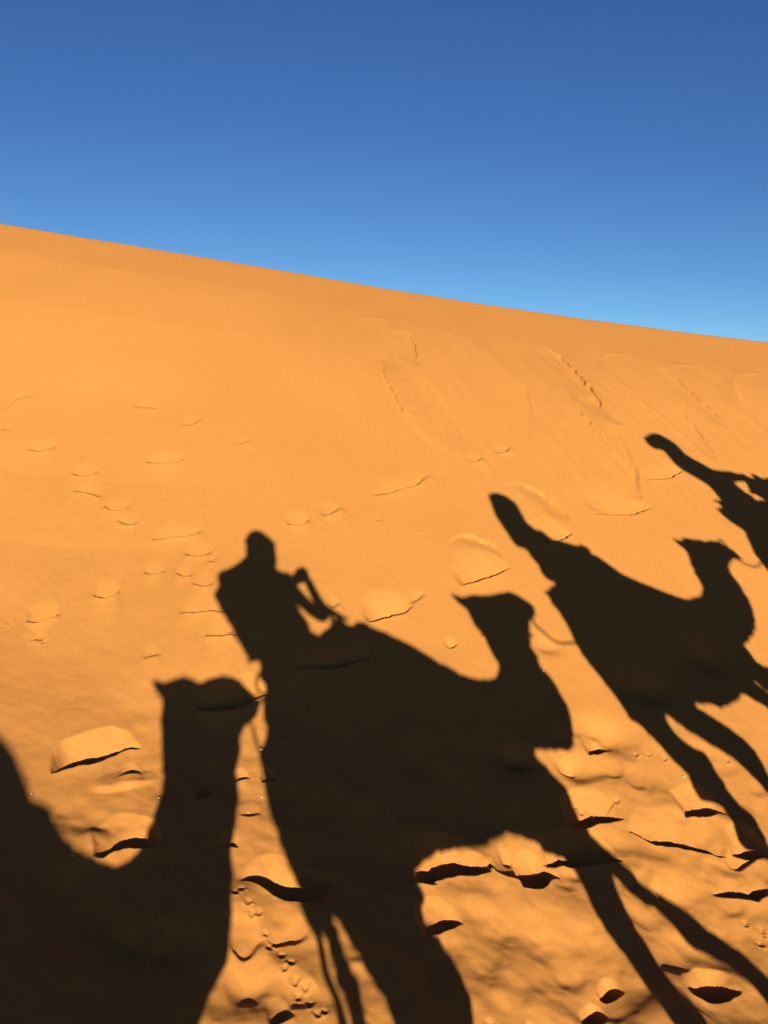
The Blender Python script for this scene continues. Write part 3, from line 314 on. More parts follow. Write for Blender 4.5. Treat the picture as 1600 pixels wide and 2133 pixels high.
# ------------------------------------------------------------------ terrain
def lattice(x, y, scale, seed):
    rng = np.random.default_rng(seed); g = rng.random((256, 256))
    X = x / scale + 1000.3; Y = y / scale + 1000.7
    i = np.floor(X).astype(int); j = np.floor(Y).astype(int); a = X - i; b = Y - j
    a = a * a * a * (a * (a * 6 - 15) + 10); b = b * b * b * (b * (b * 6 - 15) + 10)
    i %= 256; j %= 256; i2 = (i + 1) % 256; j2 = (j + 1) % 256
    return (g[i, j] * (1 - a) * (1 - b) + g[i2, j] * a * (1 - b) + g[i, j2] * (1 - a) * b + g[i2, j2] * a * b) - .5

def fbm(x, y, scale, seed, octs=4, gain=.5):
    t = 0; amp = 1
    for k in range(octs):
        t = t + amp * lattice(x + .37 * y, y - .29 * x, scale / 2 ** k, seed + k); amp *= gain
    return t

def smooth_line(p, n=10):
    p = np.array(p, float)
    if len(p) < 3: return p
    q = np.vstack([2 * p[0] - p[1], p, 2 * p[-1] - p[-2]]); out = []
    for i in range(1, len(q) - 2):
        a, b, c, d = q[i - 1:i + 3]
        for t in np.linspace(0, 1, n, endpoint=False):
            out.append(.5 * (2 * b + (c - a) * t + (2 * a - 5 * b + 4 * c - d) * t * t + (3 * b - a - 3 * c + d) * t ** 3))
    out.append(p[-1])
    return np.array(out)

def slip(Z, X, Y, xs, ys, p, depth, L, rim, R, jag, sharp, seed):
    """a break in the slope along line p: the side to the left of p drops by depth and climbs back over L"""
    p = smooth_line(p)
    mg = L + 4 * R + .06
    i0, i1 = np.searchsorted(xs, [p[:, 0].min() - mg, p[:, 0].max() + mg])
    j0, j1 = np.searchsorted(ys, [p[:, 1].min() - mg, p[:, 1].max() + mg])
    if i1 - i0 < 2 or j1 - j0 < 2: return
    x = X[j0:j1, i0:i1]; y = Y[j0:j1, i0:i1]
    ch = p[-1] - p[0]; ln = float(np.hypot(*ch)); ch = ch / ln          # along and across the chord of the line
    pa = (p - p[0]) @ ch; po = (p - p[0]) @ np.array([-ch[1], ch[0]])
    o = np.argsort(pa)
    a_ = (x - p[0, 0]) * ch[0] + (y - p[0, 1]) * ch[1]
    c_ = (y - p[0, 1]) * ch[0] - (x - p[0, 0]) * ch[1]
    wx = fbm(x, y, .13, seed, 2) * .05 * min(1., ln * 2)
    al = np.clip((a_ + wx) / ln, 0, 1)
    sg = c_ - np.interp(np.clip(a_, 0, ln), pa[o], po[o])
    sg = sg + fbm(x, y, .10, seed + 3, 3) * min(.016, L * .10)
    if jag:                                              # fringed scarp: teeth running downhill
        ac = x * .968 + .25 * y; lo = y * .968 - .25 * x
        sg = sg + jag * (1.6 * lattice(ac, lo * .12, .045, seed) + 1.2 * lattice(ac, lo * .15, .018, seed + 5)) * (.4 + 1.2 * (lattice(al * ln, al * 0, .3, seed + 9) + .5))
    tap = np.sqrt(np.clip(1 - (2 * al - 1) ** 2, 0, 1)); fade = tap * tap; fade = fade * (1.35 - .35 * fade)
    a = np.clip(sg / sharp, 0, 1); a = a * a * (3 - 2 * a)
    b = np.clip(1 - sg / (L * (.2 + .8 * tap)), 0, 1); near = np.clip((5.2 - p[:, 1].mean()) / .8, 0, 1)       # trodden sand low down slumps in flat walls
    b = (1 - near) * b * b * (2.2 - 1.2 * b) + near * b * np.clip(b / .06, 0, 1) ** .5
    h = -depth * a * b * fade
    h = h + np.where(sg <= 0, rim * fade * np.exp(np.minimum(sg, 0) / R), rim * fade * (1 - a))
    Z[j0:j1, i0:i1] += h

def build_dune():
    def graded(segs):
        out = [segs[0][0]]
        for a, b, d0, d1 in segs:
            x = a
            while x < b - 1e-6:
                t = (x - a) / (b - a); x += d0 * (1 - t) + d1 * t
                out.append(min(x, b))
        return np.unique(np.round(np.array(out), 5))
    ys = graded([(-60, -8, 6, .8), (-8, 2.2, .8, .03), (2.2, 2.7, .03, .006), (2.7, 5.5, .0055, .0085), (5.5, 9, .0085, .016), (9, 12., .016, .026), (12., 13.2, .024, .024), (13.2, 20, .05, .8), (20, 80, .8, 6)])
    half = graded([(0, 2.2, .0068, .0075), (2.2, 4, .0075, .011), (4, 7, .012, .022), (7, 10, .03, .4), (10, 70, .5, 8)])
    xs = np.concatenate([-half[:0:-1], half])
    X, Y = np.meshgrid(xs, ys)
    Z = base_z(X, Y)
    # broad undulation: trodden, lumpy sand low down, smooth wind-laid face above
    low = np.clip((5.4 - Y) / 2.2, 0, 1) * np.clip((X + 2.6) / 1.6, .25, 1)
    low = low * np.clip((Y + 6) / 4, 0, 1)
    Z += low * (fbm(X, Y, .42, 11, 3, .45) * .062 + fbm(X, Y, .17, 21, 3) * .014)
    mid = np.clip((9. - Y) / 4, .15, 1)
    Z += mid * (fbm(X, Y, 1.3, 31, 2) * .035 + fbm(X, Y, .30, 41, 3) * .0050)
    Z += fbm(X, Y, .06, 51, 2) * (.0009 + .0012 * low)
    # grain-flow streaks running straight down the face, upper right
    along = Y * .968 - .25 * X; across = X * .968 + .25 * Y
    st = np.clip((Y - 5.5) / 2, 0, 1) * np.clip((12.2 - Y) / 2, 0, 1) * np.clip((X + 1.5) / 3, .12, 1)
    Z += st * (lattice(across, along * .09, .22, 61) * .018 + lattice(across, along * .12, .07, 62) * .008 + lattice(across, along * .2, .03, 63) * .0025)
    # faint wind ripples on the lower left of the face
    rp = np.clip((1.2 - X) / 1.5, 0, 1) * np.clip((8 - Y) / 2.5, 0, 1) * np.clip((Y - 2) / 1, 0, 1)
    Z += rp * .00045 * np.sin(2 * np.pi * (.86 * Y + .5 * X + .25 * fbm(X, Y, .8, 71, 2)) / .085) * (.5 + lattice(X, Y, .7, 75))
    # older hoofprints, half filled, all over the trodden band
    rg = np.random.default_rng(5)
    for k in range(70):
        cx, cy = rg.uniform(-.3, 3.6), rg.uniform(2.7, 4.7)
        if cx < .95 and cy > 3.3 or cy < 2.95: continue
        w_, dy = rg.uniform(.06, .12), rg.uniform(-.25, .35)
        q = [(cx + t * w_, cy + t * w_ * dy + t * t * w_ * rg.uniform(.2, .5)) for t in (-1, -.5, 0, .5, 1)]
        slip(Z, X, Y, xs, ys, q, rg.uniform(.008, .018), rg.uniform(.12, .24), .004, .07, 0, rg.uniform(.06, .10), 400 + 3 * k)
    for k, (p, d, L, rim, R, jag, sharp) in enumerate(SLIPS):
        slip(Z, X, Y, xs, ys, p, d, L, rim, R, jag, sharp, 100 + k)
    for (cx, cy, rx, ry, d) in HOLLOWS:
        i0, i1 = np.searchsorted(xs, [cx - 3 * rx, cx + 3 * rx]); j0, j1 = np.searchsorted(ys, [cy - 3 * ry, cy + 3 * ry])
        x = X[j0:j1, i0:i1]; y = Y[j0:j1, i0:i1]
        Z[j0:j1, i0:i1] -= d * np.exp(-(((x - cx) / rx) ** 2 + ((y - cy) / ry) ** 2) * 1.5)
    for k, (cx, cy, r, d) in enumerate(TRACKS):          # small paw prints: pads pressed in, a rim pushed out below
        i0, i1 = np.searchsorted(xs, [cx - 4 * r, cx + 4 * r]); j0, j1 = np.searchsorted(ys, [cy - 4 * r, cy + 4 * r])
        x = X[j0:j1, i0:i1] - cx; y = (Y[j0:j1, i0:i1] - cy) * .8
        rr = np.hypot(x, y) / r * (1 + .5 * fbm(x, y, r * 1.2, 300 + k, 2))
        Z[j0:j1, i0:i1] += -d * np.exp(-rr ** 4) + .55 * d * np.exp(-((rr - 1.35) / .4) ** 2) * (y < .2 * r)
    ny, nx = Z.shape
    me = bpy.data.meshes.new('sand_dune')
    me.vertices.add(nx * ny)
    me.vertices.foreach_set('co', np.stack([X, Y, Z], -1).astype(np.float32).ravel())
    idx = np.arange(nx * ny).reshape(ny, nx)
    q = np.stack([idx[:-1, :-1], idx[:-1, 1:], idx[1:, 1:], idx[1:, :-1]], -1).reshape(-1, 4)
    nf = len(q)
    me.loops.add(nf * 4); me.loops.foreach_set('vertex_index', q.astype(np.int32).ravel())
    me.polygons.add(nf); me.polygons.foreach_set('loop_start', np.arange(0, nf * 4, 4, dtype=np.int32))
    me.update(calc_edges=True)
    me.polygons.foreach_set('use_smooth', np.ones(nf, bool))
    me.materials.append(MAT['sand'])
    o = bpy.data.objects.new('sand_dune', me); COL.objects.link(o)
    tag(o, kind='structure')
    print('dune verts', nx * ny)
    def height(x, y):
        i = int(np.clip(np.searchsorted(xs, x), 1, nx - 1)); j = int(np.clip(np.searchsorted(ys, y), 1, ny - 1))
        return float(Z[j, i])
    return height

height = build_dune()

def desert_floor():
    """the erg beyond the dune: low swells out to the horizon, below the crest"""
    g = np.concatenate([-np.geomspace(4000, 60, 40), np.linspace(-55, 55, 12), np.geomspace(60, 4000, 40)])
    X, Y = np.meshgrid(g, g)
    r = np.hypot(X, Y)
    Z = -16 + 3 * np.sin(X * .02 + .8 * np.sin(Y * .013)) * np.clip(r / 200, 0, 1) - np.clip(r - 300, 0, None) * .002
    me = bpy.data.meshes.new('desert_floor'); n = len(g)
    v = np.stack([X, Y, Z], -1).reshape(-1, 3)
    f = [(j * n + i, j * n + i + 1, (j + 1) * n + i + 1, (j + 1) * n + i) for j in range(n - 1) for i in range(n - 1)]
    me.from_pydata(v.tolist(), [], f); me.polygons.foreach_set('use_smooth', np.ones(len(f), bool))
    me.materials.append(MAT['sand'])
    o = bpy.data.objects.new('desert_floor', me); COL.objects.link(o); tag(o, kind='structure')
desert_floor()

# ------------------------------------------------------------------ figures: outlines filled out to rounded bodies
def pos(u, w, t=0., v=0.):
    """a point of the caravan: u along the path, w up, t along the sunlight, v sideways"""
    return U * u + W * w + S * (SHIFT + t) + M * v

def even_odd(poly, X, Y):
    r = np.zeros(X.shape, bool)
    for i in range(len(poly)):
        ax, ay = poly[i]; bx, by = poly[i - 1]
        r ^= ((ay > Y) != (by > Y)) & (X < (bx - ax) * (Y - ay) / (by - ay + 1e-12) + ax)
    return r

def inflate(bm, poly, t=0., scale=1., cap=9., res=.03):
    """round body whose outline is poly: height field from a Poisson solve (a strip becomes a tube)"""
    poly = np.array(poly, float); h = .012
    lo = poly.min(0) - 3 * h; hi = poly.max(0) + 3 * h
    nx, ny = (np.ceil((hi - lo) / h)).astype(int) + 1
    X, Y = np.meshgrid(lo[0] + np.arange(nx) * h, lo[1] + np.arange(ny) * h)
    mk = even_odd(poly, X, Y); mk[0] = mk[-1] = False; mk[:, 0] = mk[:, -1] = False
    par = (np.add.outer(np.arange(ny), np.arange(nx)) % 2 == 0)
    A = mk & par; B = mk & ~par; z = np.zeros((ny, nx)); om = 1.94
    for it in range(260):
        for K in (A, B):
            s_ = np.zeros_like(z)
            s_[1:-1, 1:-1] = (z[1:-1, :-2] + z[1:-1, 2:] + z[:-2, 1:-1] + z[2:, 1:-1] + 2.4 * h * h) / 4
            z = np.where(K, z + om * (s_ - z), z)
    z = np.sqrt(np.maximum(z, 0)) * scale
    z = cap * np.tanh(z / cap)
    # boundary ring and interior points
    ring = []
    for i in range(len(poly)):
        a = poly[i]; b = poly[(i + 1) % len(poly)]; k = max(1, int(np.ceil(np.hypot(*(b - a)) / res)))
        ring += [a + (b - a) * j / k for j in range(k)]
    ring = np.array(ring)
    gx, gy = np.meshgrid(np.arange(lo[0], hi[0], res), np.arange(lo[1], hi[1], res * .87))
    gx[1::2] += res / 2
    ins = even_odd(poly, gx, gy); pts = np.stack([gx[ins], gy[ins]], -1)
    d = np.min(np.hypot(pts[:, None, 0] - ring[None, :, 0], pts[:, None, 1] - ring[None, :, 1]), 1) if len(pts) else np.zeros(0)
    pts = pts[d > .45 * res]
    nr = len(ring)
    allp = [Vector(p) for p in np.vstack([ring, pts]).tolist()]
    vs, es, fs, ov, oe, of = delaunay_2d_cdt(allp, [(i, (i + 1) % nr) for i in range(nr)], [], 0, 1e-6)
    isring = [any(k < nr for k in o) or not len(o) for o in ov]
    up, dn = [], []
    for v, rg in zip(vs, isring):
        i = int(np.clip((v.x - lo[0]) / h + .5, 0, nx - 1)); j = int(np.clip((v.y - lo[1]) / h + .5, 0, ny - 1))
        hh = 0. if rg else max(.004, z[j, i])
        a = bm.verts.new(pos(v.x, v.y, t, hh)); up.append(a)
        dn.append(a if rg else bm.verts.new(pos(v.x, v.y, t, -hh)))
    va = np.array([v[:] for v in vs]); ce = np.array([va[list(f)].mean(0) for f in fs])
    keep = even_odd(poly, ce[:, 0], ce[:, 1])
    for f, kp in zip(fs, keep):
        if not kp: continue
        for side, order in ((up, f), (dn, f[::-1])):
            q = [side[k] for k in order]
            if len(set(q)) == len(q):
                try: bm.faces.new(q)
                except ValueError: pass

def tube(bm, pts, rad, seg=10):
    pts = [Vector(p) for p in pts]; n = len(pts)
    rad = list(rad) if hasattr(rad, '__len__') else [rad] * n
    rings = []; prev = None
    ext = [(pts[0] + (pts[0] - pts[1]).normalized() * rad[0] * .7, rad[0] * .55)] + list(zip(pts, rad)) + [(pts[-1] + (pts[-1] - pts[-2]).normalized() * rad[-1] * .7, rad[-1] * .55)]
    for i, (p, r) in enumerate(ext):
        d = (ext[min(i + 1, len(ext) - 1)][0] - ext[max(i - 1, 0)][0]).normalized()
        a = prev or d.orthogonal()
        a = (a - d * a.dot(d)).normalized(); prev = a; b = d.cross(a)
        rings.append([bm.verts.new(p + (a * math.cos(k * 2 * math.pi / seg) + b * math.sin(k * 2 * math.pi / seg)) * r) for k in range(seg)])
    for r0, r1 in zip(rings, rings[1:]):
        for k in range(seg): bm.faces.new((r0[k], r0[(k + 1) % seg], r1[(k + 1) % seg], r1[k]))
    bm.faces.new(rings[0][::-1]); bm.faces.new(rings[-1])

def ball(bm, c, r, squash=(1, 1, 1), sub=2):
    res = bmesh.ops.create_icosphere(bm, subdivisions=sub, radius=1.)
    for v in res['verts']:
        v.co = Vector(c) + (U * v.co.x * squash[0] + M * v.co.y * squash[1] + W * v.co.z * squash[2]) * r

def finish(name, bm, mats, parent, voxel=None, smooth=2, pick=None, fuzz=0.):
    """link a bmesh as one mesh object under parent; with voxel its pieces are fused into one continuous skin"""
    bmesh.ops.recalc_face_normals(bm, faces=bm.faces[:])
    me = bpy.data.meshes.new(name); bm.to_mesh(me); bm.free()
    if voxel:
        tmp = bpy.data.objects.new('tmp', me); COL.objects.link(tmp)
        r = tmp.modifiers.new('r', 'REMESH'); r.mode = 'VOXEL'; r.voxel_size = voxel; r.use_smooth_shade = True
        s = tmp.modifiers.new('s', 'SMOOTH'); s.iterations = smooth; s.factor = .4
        dg = bpy.context.evaluated_depsgraph_get()
        me2 = bpy.data.meshes.new_from_object(tmp.evaluated_get(dg))
        bpy.data.objects.remove(tmp); bpy.data.meshes.remove(me); me = me2; me.name = name
    if fuzz:
        n = len(me.vertices); cv = np.empty(n * 3, np.float32); nv = np.empty(n * 3, np.float32)
        me.vertices.foreach_get('co', cv); me.vertices.foreach_get('normal', nv)
        k = np.array([noise.noise(Vector(c) * 22) + .6 * noise.noise(Vector(c) * 55) for c in cv.reshape(-1, 3).tolist()], np.float32)
        me.vertices.foreach_set('co', (cv.reshape(-1, 3) + nv.reshape(-1, 3) * k[:, None] * fuzz).ravel()); me.update()
    me.polygons.foreach_set('use_smooth', np.ones(len(me.polygons), bool))
    me.materials.clear()
    for m in mats: me.materials.append(m)
    if pick:
        for p in me.polygons: p.material_index = pick(p.center)
    if parent is not None:
        me.transform(Matrix.Translation(-parent.location))
    o = bpy.data.objects.new(name, me); COL.objects.link(o)
    if parent is not None: o.parent = parent
    return o

def empty(name, loc):
    o = bpy.data.objects.new(name, None); o.location = loc; COL.objects.link(o); return o

def coords(p):
    """world point back to (u, w)"""
    d = p - S * SHIFT
    k = d.dot(M) / 1.0
    return d.dot(U), d.dot(W), k

CARAVAN = 'camels of the caravan'
def make_camel(key, label, fur, head, tail, hump):
    body, legs = OUT[key + '_body'], OUT[key + '_legs']
    base = pos(sum(p[0] for p in body) / len(body), -2.87)
    root = tag(empty('camel', base), label, 'camel', CARAVAN)
    bm = bmesh.new()
    inflate(bm, body, 0., .84, .40)
    for lg, t in zip(legs, (.16, -.16, -.17, .17)):
        inflate(bm, lg, t, 1., .13)
    finish('body', bm, [MAT[fur]], root, .0125, 1, fuzz=.009)
    hu, hw = head
    for sgn in (-1, 1):
        b = bmesh.new(); ball(b, pos(hu + .14, hw - .07, 0, sgn * .085), .02); finish('eye', b, [MAT['eye']], root)
    for k, er in enumerate(OUT['ears_' + key]):
        sgn = 1 - 2 * k
        b = bmesh.new(); tube(b, [pos(er[0][0], er[0][1], sgn * .05), pos(er[1][0], er[1][1], sgn * .065), pos(er[2][0], er[2][1], sgn * .085)], [.032, .027, .006]); finish('ear', b, [MAT[fur]], root)
    for fr in OUT.get('fringe_' + key, []):
        b = bmesh.new(); tube(b, [pos(*p) for p in fr], [.022, .018, .007] if len(fr) == 3 else .012); finish('tuft', b, [MAT['fur_dark']], root)
    b = bmesh.new(); tube(b, [pos(*p) for p in tail], [.03] * 2 + [.014] * (len(tail) - 3) + [.02]); finish('tail', b, [MAT['fur_dark']], root)
    b = bmesh.new()                                      # halter round the muzzle
    c = pos(hu + .30, hw - .16)
    ring = [c + (M * math.cos(a) * .088 + (W * .9 + U * .45) * math.sin(a) * .085) for a in np.linspace(0, 2 * math.pi, 21)]
    tube(b, ring, .009, 6); finish('halter', b, [MAT['rope']], root)
    return root

def make_saddle(label, poly, handle, straps=None, group='saddles of the caravan'):
    c = np.mean(np.array(poly), 0)
    root = tag(empty('saddle', pos(c[0], min(p[1] for p in poly))), label, 'saddle', group)
    b = bmesh.new(); inflate(b, poly, 0., 1.15, .47); finish('blanket', b, [MAT['blanket']], root, .02, 2)
    for st in straps or ():
        b = bmesh.new(); tube(b, [pos(*p) for p in st], [.022, .018, .010], 8); finish('strap', b, [MAT['blanket']], root)
    if handle:
        b = bmesh.new(); tube(b, [pos(*p) for p in handle], .016, 8); finish('handle', b, [MAT['iron']], root)
    return root

RIDERS = 'riders of the caravan'
def make_rider(label, outline, face, scarf, top, legs, arms, headband, knobs=(), group=RIDERS):
    """face: (u, w, t) of the head centre; legs/arms: lists of [(u, w, t, v) ...] chains with radii"""
    c = np.mean(np.array(outline), 0)
    root = tag(empty('person', pos(c[0], min(p[1] for p in outline))), label, 'person', group)
    bm = bmesh.new()
    inflate(bm, outline, 0., .92, .19, .025)
    for ch, rad in legs + arms: tube(bm, [pos(*p) for p in ch], rad, 12)
    for c_, r_, sq in knobs: ball(bm, pos(*c_), r_, sq)
    fu, fw = face
    ball(bm, pos(fu + .0, fw - .01, .08), .022, (.8, 1.2, 1.4))          # nose, towards the slope
    for q in (-1, 1): ball(bm, pos(fu + q * .085, fw - .01, -.01), .02, (.6, 1, 1.6))
    def pick(p):
        u_, w_, k = coords(p)
        if (u_ - fu) ** 2 + (w_ - fw) ** 2 < .0225 and w_ > headband: return 1
        if w_ < top: return 2
        for ch, rad in arms:
            e = pos(*ch[-1])
            if (p - e).length < .12: return 1
        return 0
    finish('body', bm, [MAT[scarf[1]], MAT['skin'], MAT['denim']], root, .012, 2, pick)
    for q in (-1, 1):
        b = bmesh.new(); ball(b, pos(fu + q * .033, fw + .02, .085), .011); finish('eye', b, [MAT['eye']], root)
    if scarf[0]:
        b = bmesh.new(); inflate(b, scarf[0], -.02, 1.15, .13, .02); finish('headscarf', b, [MAT[scarf[2]]], root, .012, 3)
    return root

# --- the photographer's camel and rider (middle shadow)
make_camel('B', 'photographer\'s camel, whose shadow fills the middle of the picture', 'fur', (1.30, -.52), OUT['tailB'], None)
make_saddle('striped blanket saddle under the photographer, ahead of its tasselled rear edge',
            [(-.30, -.62), (-.18, -.55), (0., -.55), (.2, -.47), (.42, -.55), (.7, -.75), (.68, -1.1), (.5, -1.3), (0., -1.32), (-.28, -1.1), (-.34, -.85)], OUT['handle_B'], OUT['strap_B'])
ph = OUT['phone'][0]
hd = OUT['hand']
up, fo = OUT['arm_upper'], OUT['arm_fore']
arm = [((up[0][0], up[0][1], .02, 0), (up[1][0], up[1][1], .06, 0), (up[2][0], up[2][1], .11, 0), (up[3][0], up[3][1], .16, 0), (up[4][0], up[4][1], .19, 0))]
armf = [((fo[0][0], fo[0][1], .19, 0), (fo[1][0], fo[1][1], .21, 0), (fo[2][0], fo[2][1], .26, 0), (fo[3][0], fo[3][1], .31, 0), (fo[4][0], fo[4][1], .36, 0), (fo[5][0], fo[5][1], .385, 0))]
hl = OUT['hand_left']
armL = [(hl[0][0], hl[0][1], .15, 0), (hl[1][0], hl[1][1], .28, 0), (hl[2][0], hl[2][1], .385, 0)]
fingers = []
for k, dw in enumerate((.034, .014, -.006, -.024)):      # left hand on the other edge of the phone
    fingers.append(([(hl[2][0], hl[2][1] + dw * .3, .385, 0), (ph[0] - .05, ph[1] + dw - .008, .40, 0), (ph[0] - .042, ph[1] + dw, .422, 0), (ph[0] - .012, ph[1] + dw + .004, .432, 0)], [.017, .013, .012, .010]))
for k, (du, dw) in enumerate(((.030, .035), (.034, .016), (.032, -.004), (.026, -.022))):
    fingers.append(([(hd[0][0], hd[0][1] + dw * .3, .385, 0), (ph[0] + du + .012, ph[1] + dw - .01, .40, 0), (ph[0] + du, ph[1] + dw, .425, 0), (ph[0] + du - .03, ph[1] + dw + .004, .432, 0)], [.018, .014, .012, .010]))
fingers.append(([(hd[0][0] - .005, hd[0][1], .385, 0), (ph[0] + .012, ph[1] - .03, .39, 0), (ph[0] - .01, ph[1] - .012, .395, 0)], [.015, .012, .009]))
make_rider('photographer on the middle camel holding a phone out in both hands', OUT['B_rider'], (-.30, .31), (None, 'grey', None), -.50,
           [([(-.1, -.6, 0, .12), (.2, -.85, 0, .36), (.34, -1.0, 0, .43), (.3, -1.3, 0, .45), (.27, -1.42, 0, .44), (.36, -1.45, 0, .45)], [.13, .10, .075, .06, .045, .04]),
            ([(-.1, -.6, 0, -.12), (.2, -.85, 0, -.36), (.34, -1.0, 0, -.43), (.3, -1.3, 0, -.45), (.27, -1.42, 0, -.44), (.36, -1.45, 0, -.45)], [.13, .10, .075, .06, .045, .04])],
           [(list(arm[0]), [.060, .053, .047, .044, .042]), (list(armf[0]), [.047, .043, .039, .036, .033, .031]), (armL, [.045, .040, .034])] + fingers, .17,
           knobs=[((ph[0] + .022, ph[1] - .022, .39), .040, (.9, .6, 1.15)), ((ph[0] - .026, ph[1] - .016, .39), .040, (.9, .6, 1.15)), ((ph[0] + .004, ph[1] + .022, .40), .040, (1.1, .5, .9))])   # palms and knuckles behind the phone
# the phone itself, just behind the camera
b = bmesh.new()
bmesh.ops.create_cube(b, size=1.)
for v in b.verts:
    v.co = pos(ph[0], ph[1], .425) + (U * v.co.x * .070 + M * v.co.y * .008 + W * v.co.z * .125)
bmesh.ops.bevel(b, geom=b.edges[:], offset=.003, segments=2, affect='EDGES')
pr = tag(empty('phone', pos(ph[0], ph[1] - .06, .425)), 'phone held up by the photographer on the middle camel', 'phone')
finish('casing', b, [MAT['phone']], pr)
b = bmesh.new(); tube(b, [pos(ph[0] - .02, ph[1] + .045, .43), pos(ph[0] - .02, ph[1] + .045, .436)], .006, 12); finish('lens', b, [MAT['eye']], pr)

# --- the camel ahead and its rider (right shadow)
make_camel('C', 'camel ahead of the photographer, whose whole shadow stands at the right', 'fur', (3.60, -.56), [(2.14, -1.15), (2.22, -1.45), (2.31, -1.75), (2.4, -1.95)], None)
make_saddle('striped blanket saddle under the hooded rider, with a pointed rear corner',
            [(1.97, -.66), (2.06, -.62), (2.12, -.6), (2.3, -.5), (2.58, -.45), (2.72, -.66), (2.95, -.85), (2.9, -1.15), (2.7, -1.32), (2.3, -1.34), (2.06, -1.1), (2.02, -.9)], None, OUT['strap_C'])
make_rider('hooded rider leaning back on the camel ahead of the photographer', OUT['C_rider'], (2.0, .15), ([(1.855, .28), (1.9, .305), (1.97, .29), (2.04, .24), (2.1, .15), (2.1, .0), (2.02, -.1), (1.93, -.15), (1.86, 0.), (1.85, .14)], 'blue', 'white'), -.42,
           [([(2.15, -.5, 0, .12), (2.5, -.75, 0, .36), (2.66, -.95, 0, .43), (2.6, -1.25, 0, .44), (2.7, -1.3, 0, .45)], [.12, .10, .075, .055, .04]),
            ([(2.15, -.5, 0, -.12), (2.5, -.75, 0, -.36), (2.66, -.95, 0, -.43), (2.6, -1.25, 0, -.44), (2.7, -1.3, 0, -.45)], [.12, .10, .075, .055, .04])],
           [([(2.12, -.12, 0, .16), (2.25, -.3, 0, .2), (2.5, -.42, 0, .06)], [.05, .045, .035]), ([(2.12, -.12, 0, -.16), (2.25, -.3, 0, -.2), (2.5, -.42, 0, -.06)], [.05, .045, .035])], .3)

# --- the leading camel and rider (cut by the right edge)
make_camel('D', 'leading camel, of whose shadow only the rump shows at the right edge', 'fur_dark', (5.9, -.47), [(4.22, -1.1), (4.14, -1.35), (4.13, -1.6), (4.16, -1.8)], None)
make_saddle('small blanket saddle with a spiked rear edge under the leading rider', OUT['D_saddle'], None, OUT['strap_D'])
make_rider('leading rider with a bare round head and arms reaching forward', OUT['D_rider'], (4.13, .50), (None, 'white', None), -.5,
           [([(4.5, -.45, 0, .12), (4.8, -.7, 0, .36), (4.95, -.9, 0, .42), (4.9, -1.2, 0, .44)], [.12, .10, .075, .05]), ([(4.5, -.45, 0, -.12), (4.8, -.7, 0, -.36), (4.95, -.9, 0, -.42), (4.9, -1.2, 0, -.44)], [.12, .10, .075, .05])],
           [([(4.95, -.15, 0, 0), (5.02, -.24, 0, 0)], [.03, .03])], .34)

# --- the camel behind and its rider (left shadow, cut by the frame)
make_camel('A', 'camel following the photographer, whose upright neck and head shadow stands at the left', 'fur_dark', (-.98, -.55), [(-2.64, -1.2), (-2.7, -1.5), (-2.7, -1.8), (-2.66, -2.)], None)
make_saddle('striped blanket saddle on the following camel at the left edge',
            [(-2.55, -.9), (-2.4, -.75), (-2.0, -.66), (-1.75, -.74), (-1.6, -.95), (-1.65, -1.3), (-2.0, -1.4), (-2.4, -1.35), (-2.6, -1.15)], None)
make_rider('rider on the following camel, cut off by the left edge of the picture', OUT['A_rider'], (-2.43, .26), (None, 'blue', None), -.55,
           [([(-2.4, -.6, 0, .12), (-2.0, -.85, 0, .36), (-1.85, -1.05, 0, .42), (-1.9, -1.35, 0, .44)], [.12, .10, .075, .05]), ([(-2.4, -.6, 0, -.12), (-2.0, -.85, 0, -.36), (-1.85, -1.05, 0, -.42), (-1.9, -1.35, 0, -.44)], [.12, .10, .075, .05])],
           [], .12)

# --- lead ropes
for key, label, r in (('ropeBC', 'lead rope sagging from the middle camel\'s muzzle to the right camel\'s saddle', .0085), ('ropeCD', 'short lead rope looping from the right camel\'s muzzle to the right edge', .0075), ('ropeAB', 'loose frayed rope hanging between the left camel\'s muzzle and the middle saddle', .009)):
    line = smooth_line(OUT[key], 5)
    b = bmesh.new(); tube(b, [pos(*p) for p in line], r, 8)
    o = finish('lead_rope', b, [MAT['rope']], None); tag(o, label, 'rope', 'lead ropes between the camels')

# --- pebbles and clods lying on the sand
for k, (x, y, r, label) in enumerate(PEBBLES):
    b = bmesh.new(); bmesh.ops.create_icosphere(b, subdivisions=2, radius=r * .62)
    for v in b.verts:
        v.co *= 1 + .35 * noise.noise(v.co * (1.2 / r) + Vector((k * 7.1, 0, 0))); v.co.z *= .7
    clod = 'clod' in label
    o = finish('sand_clod' if clod else 'pebble', b, [MAT['clod' if clod else 'pebble']], None)
    o.location = (x, y, height(x, y) + r * .15); o.rotation_euler = (.3, .2, k * 1.3)
    tag(o, label, 'clod' if clod else 'pebble', 'pebbles and clods on the dune')

# ------------------------------------------------------------------ light, sky, camera
EL = math.asin(-S.z); AZ = math.atan2(-S.x, -S.y)
w = bpy.data.worlds.new('World'); scene.world = w; w.use_nodes = True
nt = w.node_tree; bg = nt.nodes['Background']
sky = nt.nodes.new('ShaderNodeTexSky'); sky.sky_type = 'NISHITA'; sky.sun_disc = False
sky.sun_elevation = EL; sky.sun_rotation = AZ
sky.altitude = 1000.; sky.air_density = .58; sky.dust_density = 0.15; sky.ozone_density = 4.0
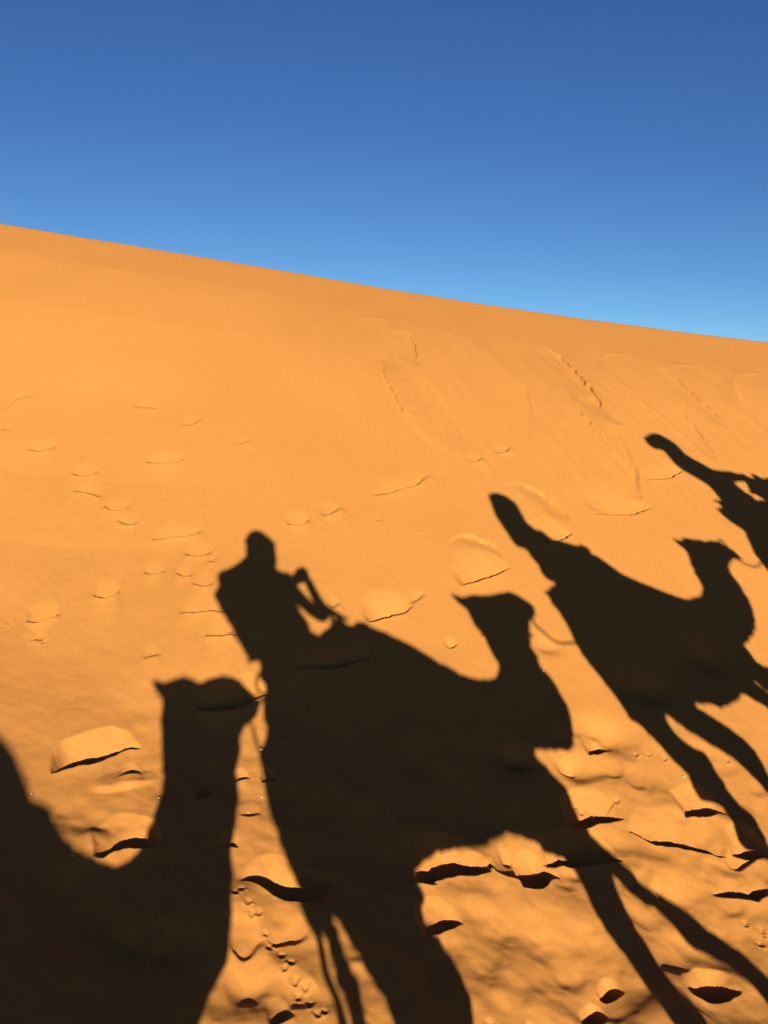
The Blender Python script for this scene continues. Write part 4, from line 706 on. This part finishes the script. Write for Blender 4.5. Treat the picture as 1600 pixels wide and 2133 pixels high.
# clear dry desert air: deepen the sky's red and green a little, lift the blue overhead
sepc = nt.nodes.new('ShaderNodeSeparateColor'); comb = nt.nodes.new('ShaderNodeCombineColor')
nt.links.new(sky.outputs[0], sepc.inputs[0])
for i, (g, k) in enumerate(((1.17, 1.06), (1.10, 1.015), (.82, .855))):
    m1 = nt.nodes.new('ShaderNodeMath'); m1.operation = 'MULTIPLY'; m1.inputs[1].default_value = .1149
    m2 = nt.nodes.new('ShaderNodeMath'); m2.operation = 'POWER'; m2.inputs[1].default_value = g
    m3 = nt.nodes.new('ShaderNodeMath'); m3.operation = 'MULTIPLY'; m3.inputs[1].default_value = k / .1149
    nt.links.new(sepc.outputs[i], m1.inputs[0]); nt.links.new(m1.outputs[0], m2.inputs[0]); nt.links.new(m2.outputs[0], m3.inputs[0]); nt.links.new(m3.outputs[0], comb.inputs[i])
nt.links.new(comb.outputs[0], bg.inputs[0]); bg.inputs[1].default_value = .05

sl = bpy.data.lights.new('sun', 'SUN'); sl.energy = 5.; sl.angle = math.radians(.44); sl.color = (1., 1., .99)
so = bpy.data.objects.new('sun', sl); COL.objects.link(so)
so.rotation_euler = S.to_track_quat('-Z', 'Y').to_euler(); so.location = (0, -20, 20)

cam = bpy.data.cameras.new('camera'); co = bpy.data.objects.new('camera', cam); COL.objects.link(co)
cam.sensor_fit = 'HORIZONTAL'; cam.sensor_width = 36.; cam.lens = 36. * 1650 / 1600
cam.clip_start = .02; cam.clip_end = 20000.
cp, sp = math.cos(PITCH), math.sin(PITCH); cr, sr = math.cos(ROLL), math.sin(ROLL)
fwd = Vector((0, cp, sp)); up0 = Vector((0, -sp, cp)); rt0 = Vector((1, 0, 0))
rt = rt0 * cr + up0 * sr; upv = -rt0 * sr + up0 * cr
co.matrix_world = Matrix(((rt.x, upv.x, -fwd.x, 0), (rt.y, upv.y, -fwd.y, 0), (rt.z, upv.z, -fwd.z, 0), (0, 0, 0, 1)))
scene.camera = co
vs = scene.view_settings
vs.view_transform = 'Standard'; vs.look = 'None'; vs.gamma = 1.; vs.exposure = 1.2
scene.cycles.use_denoising = True
scene.cycles.max_bounces = 6; scene.cycles.diffuse_bounces = 2
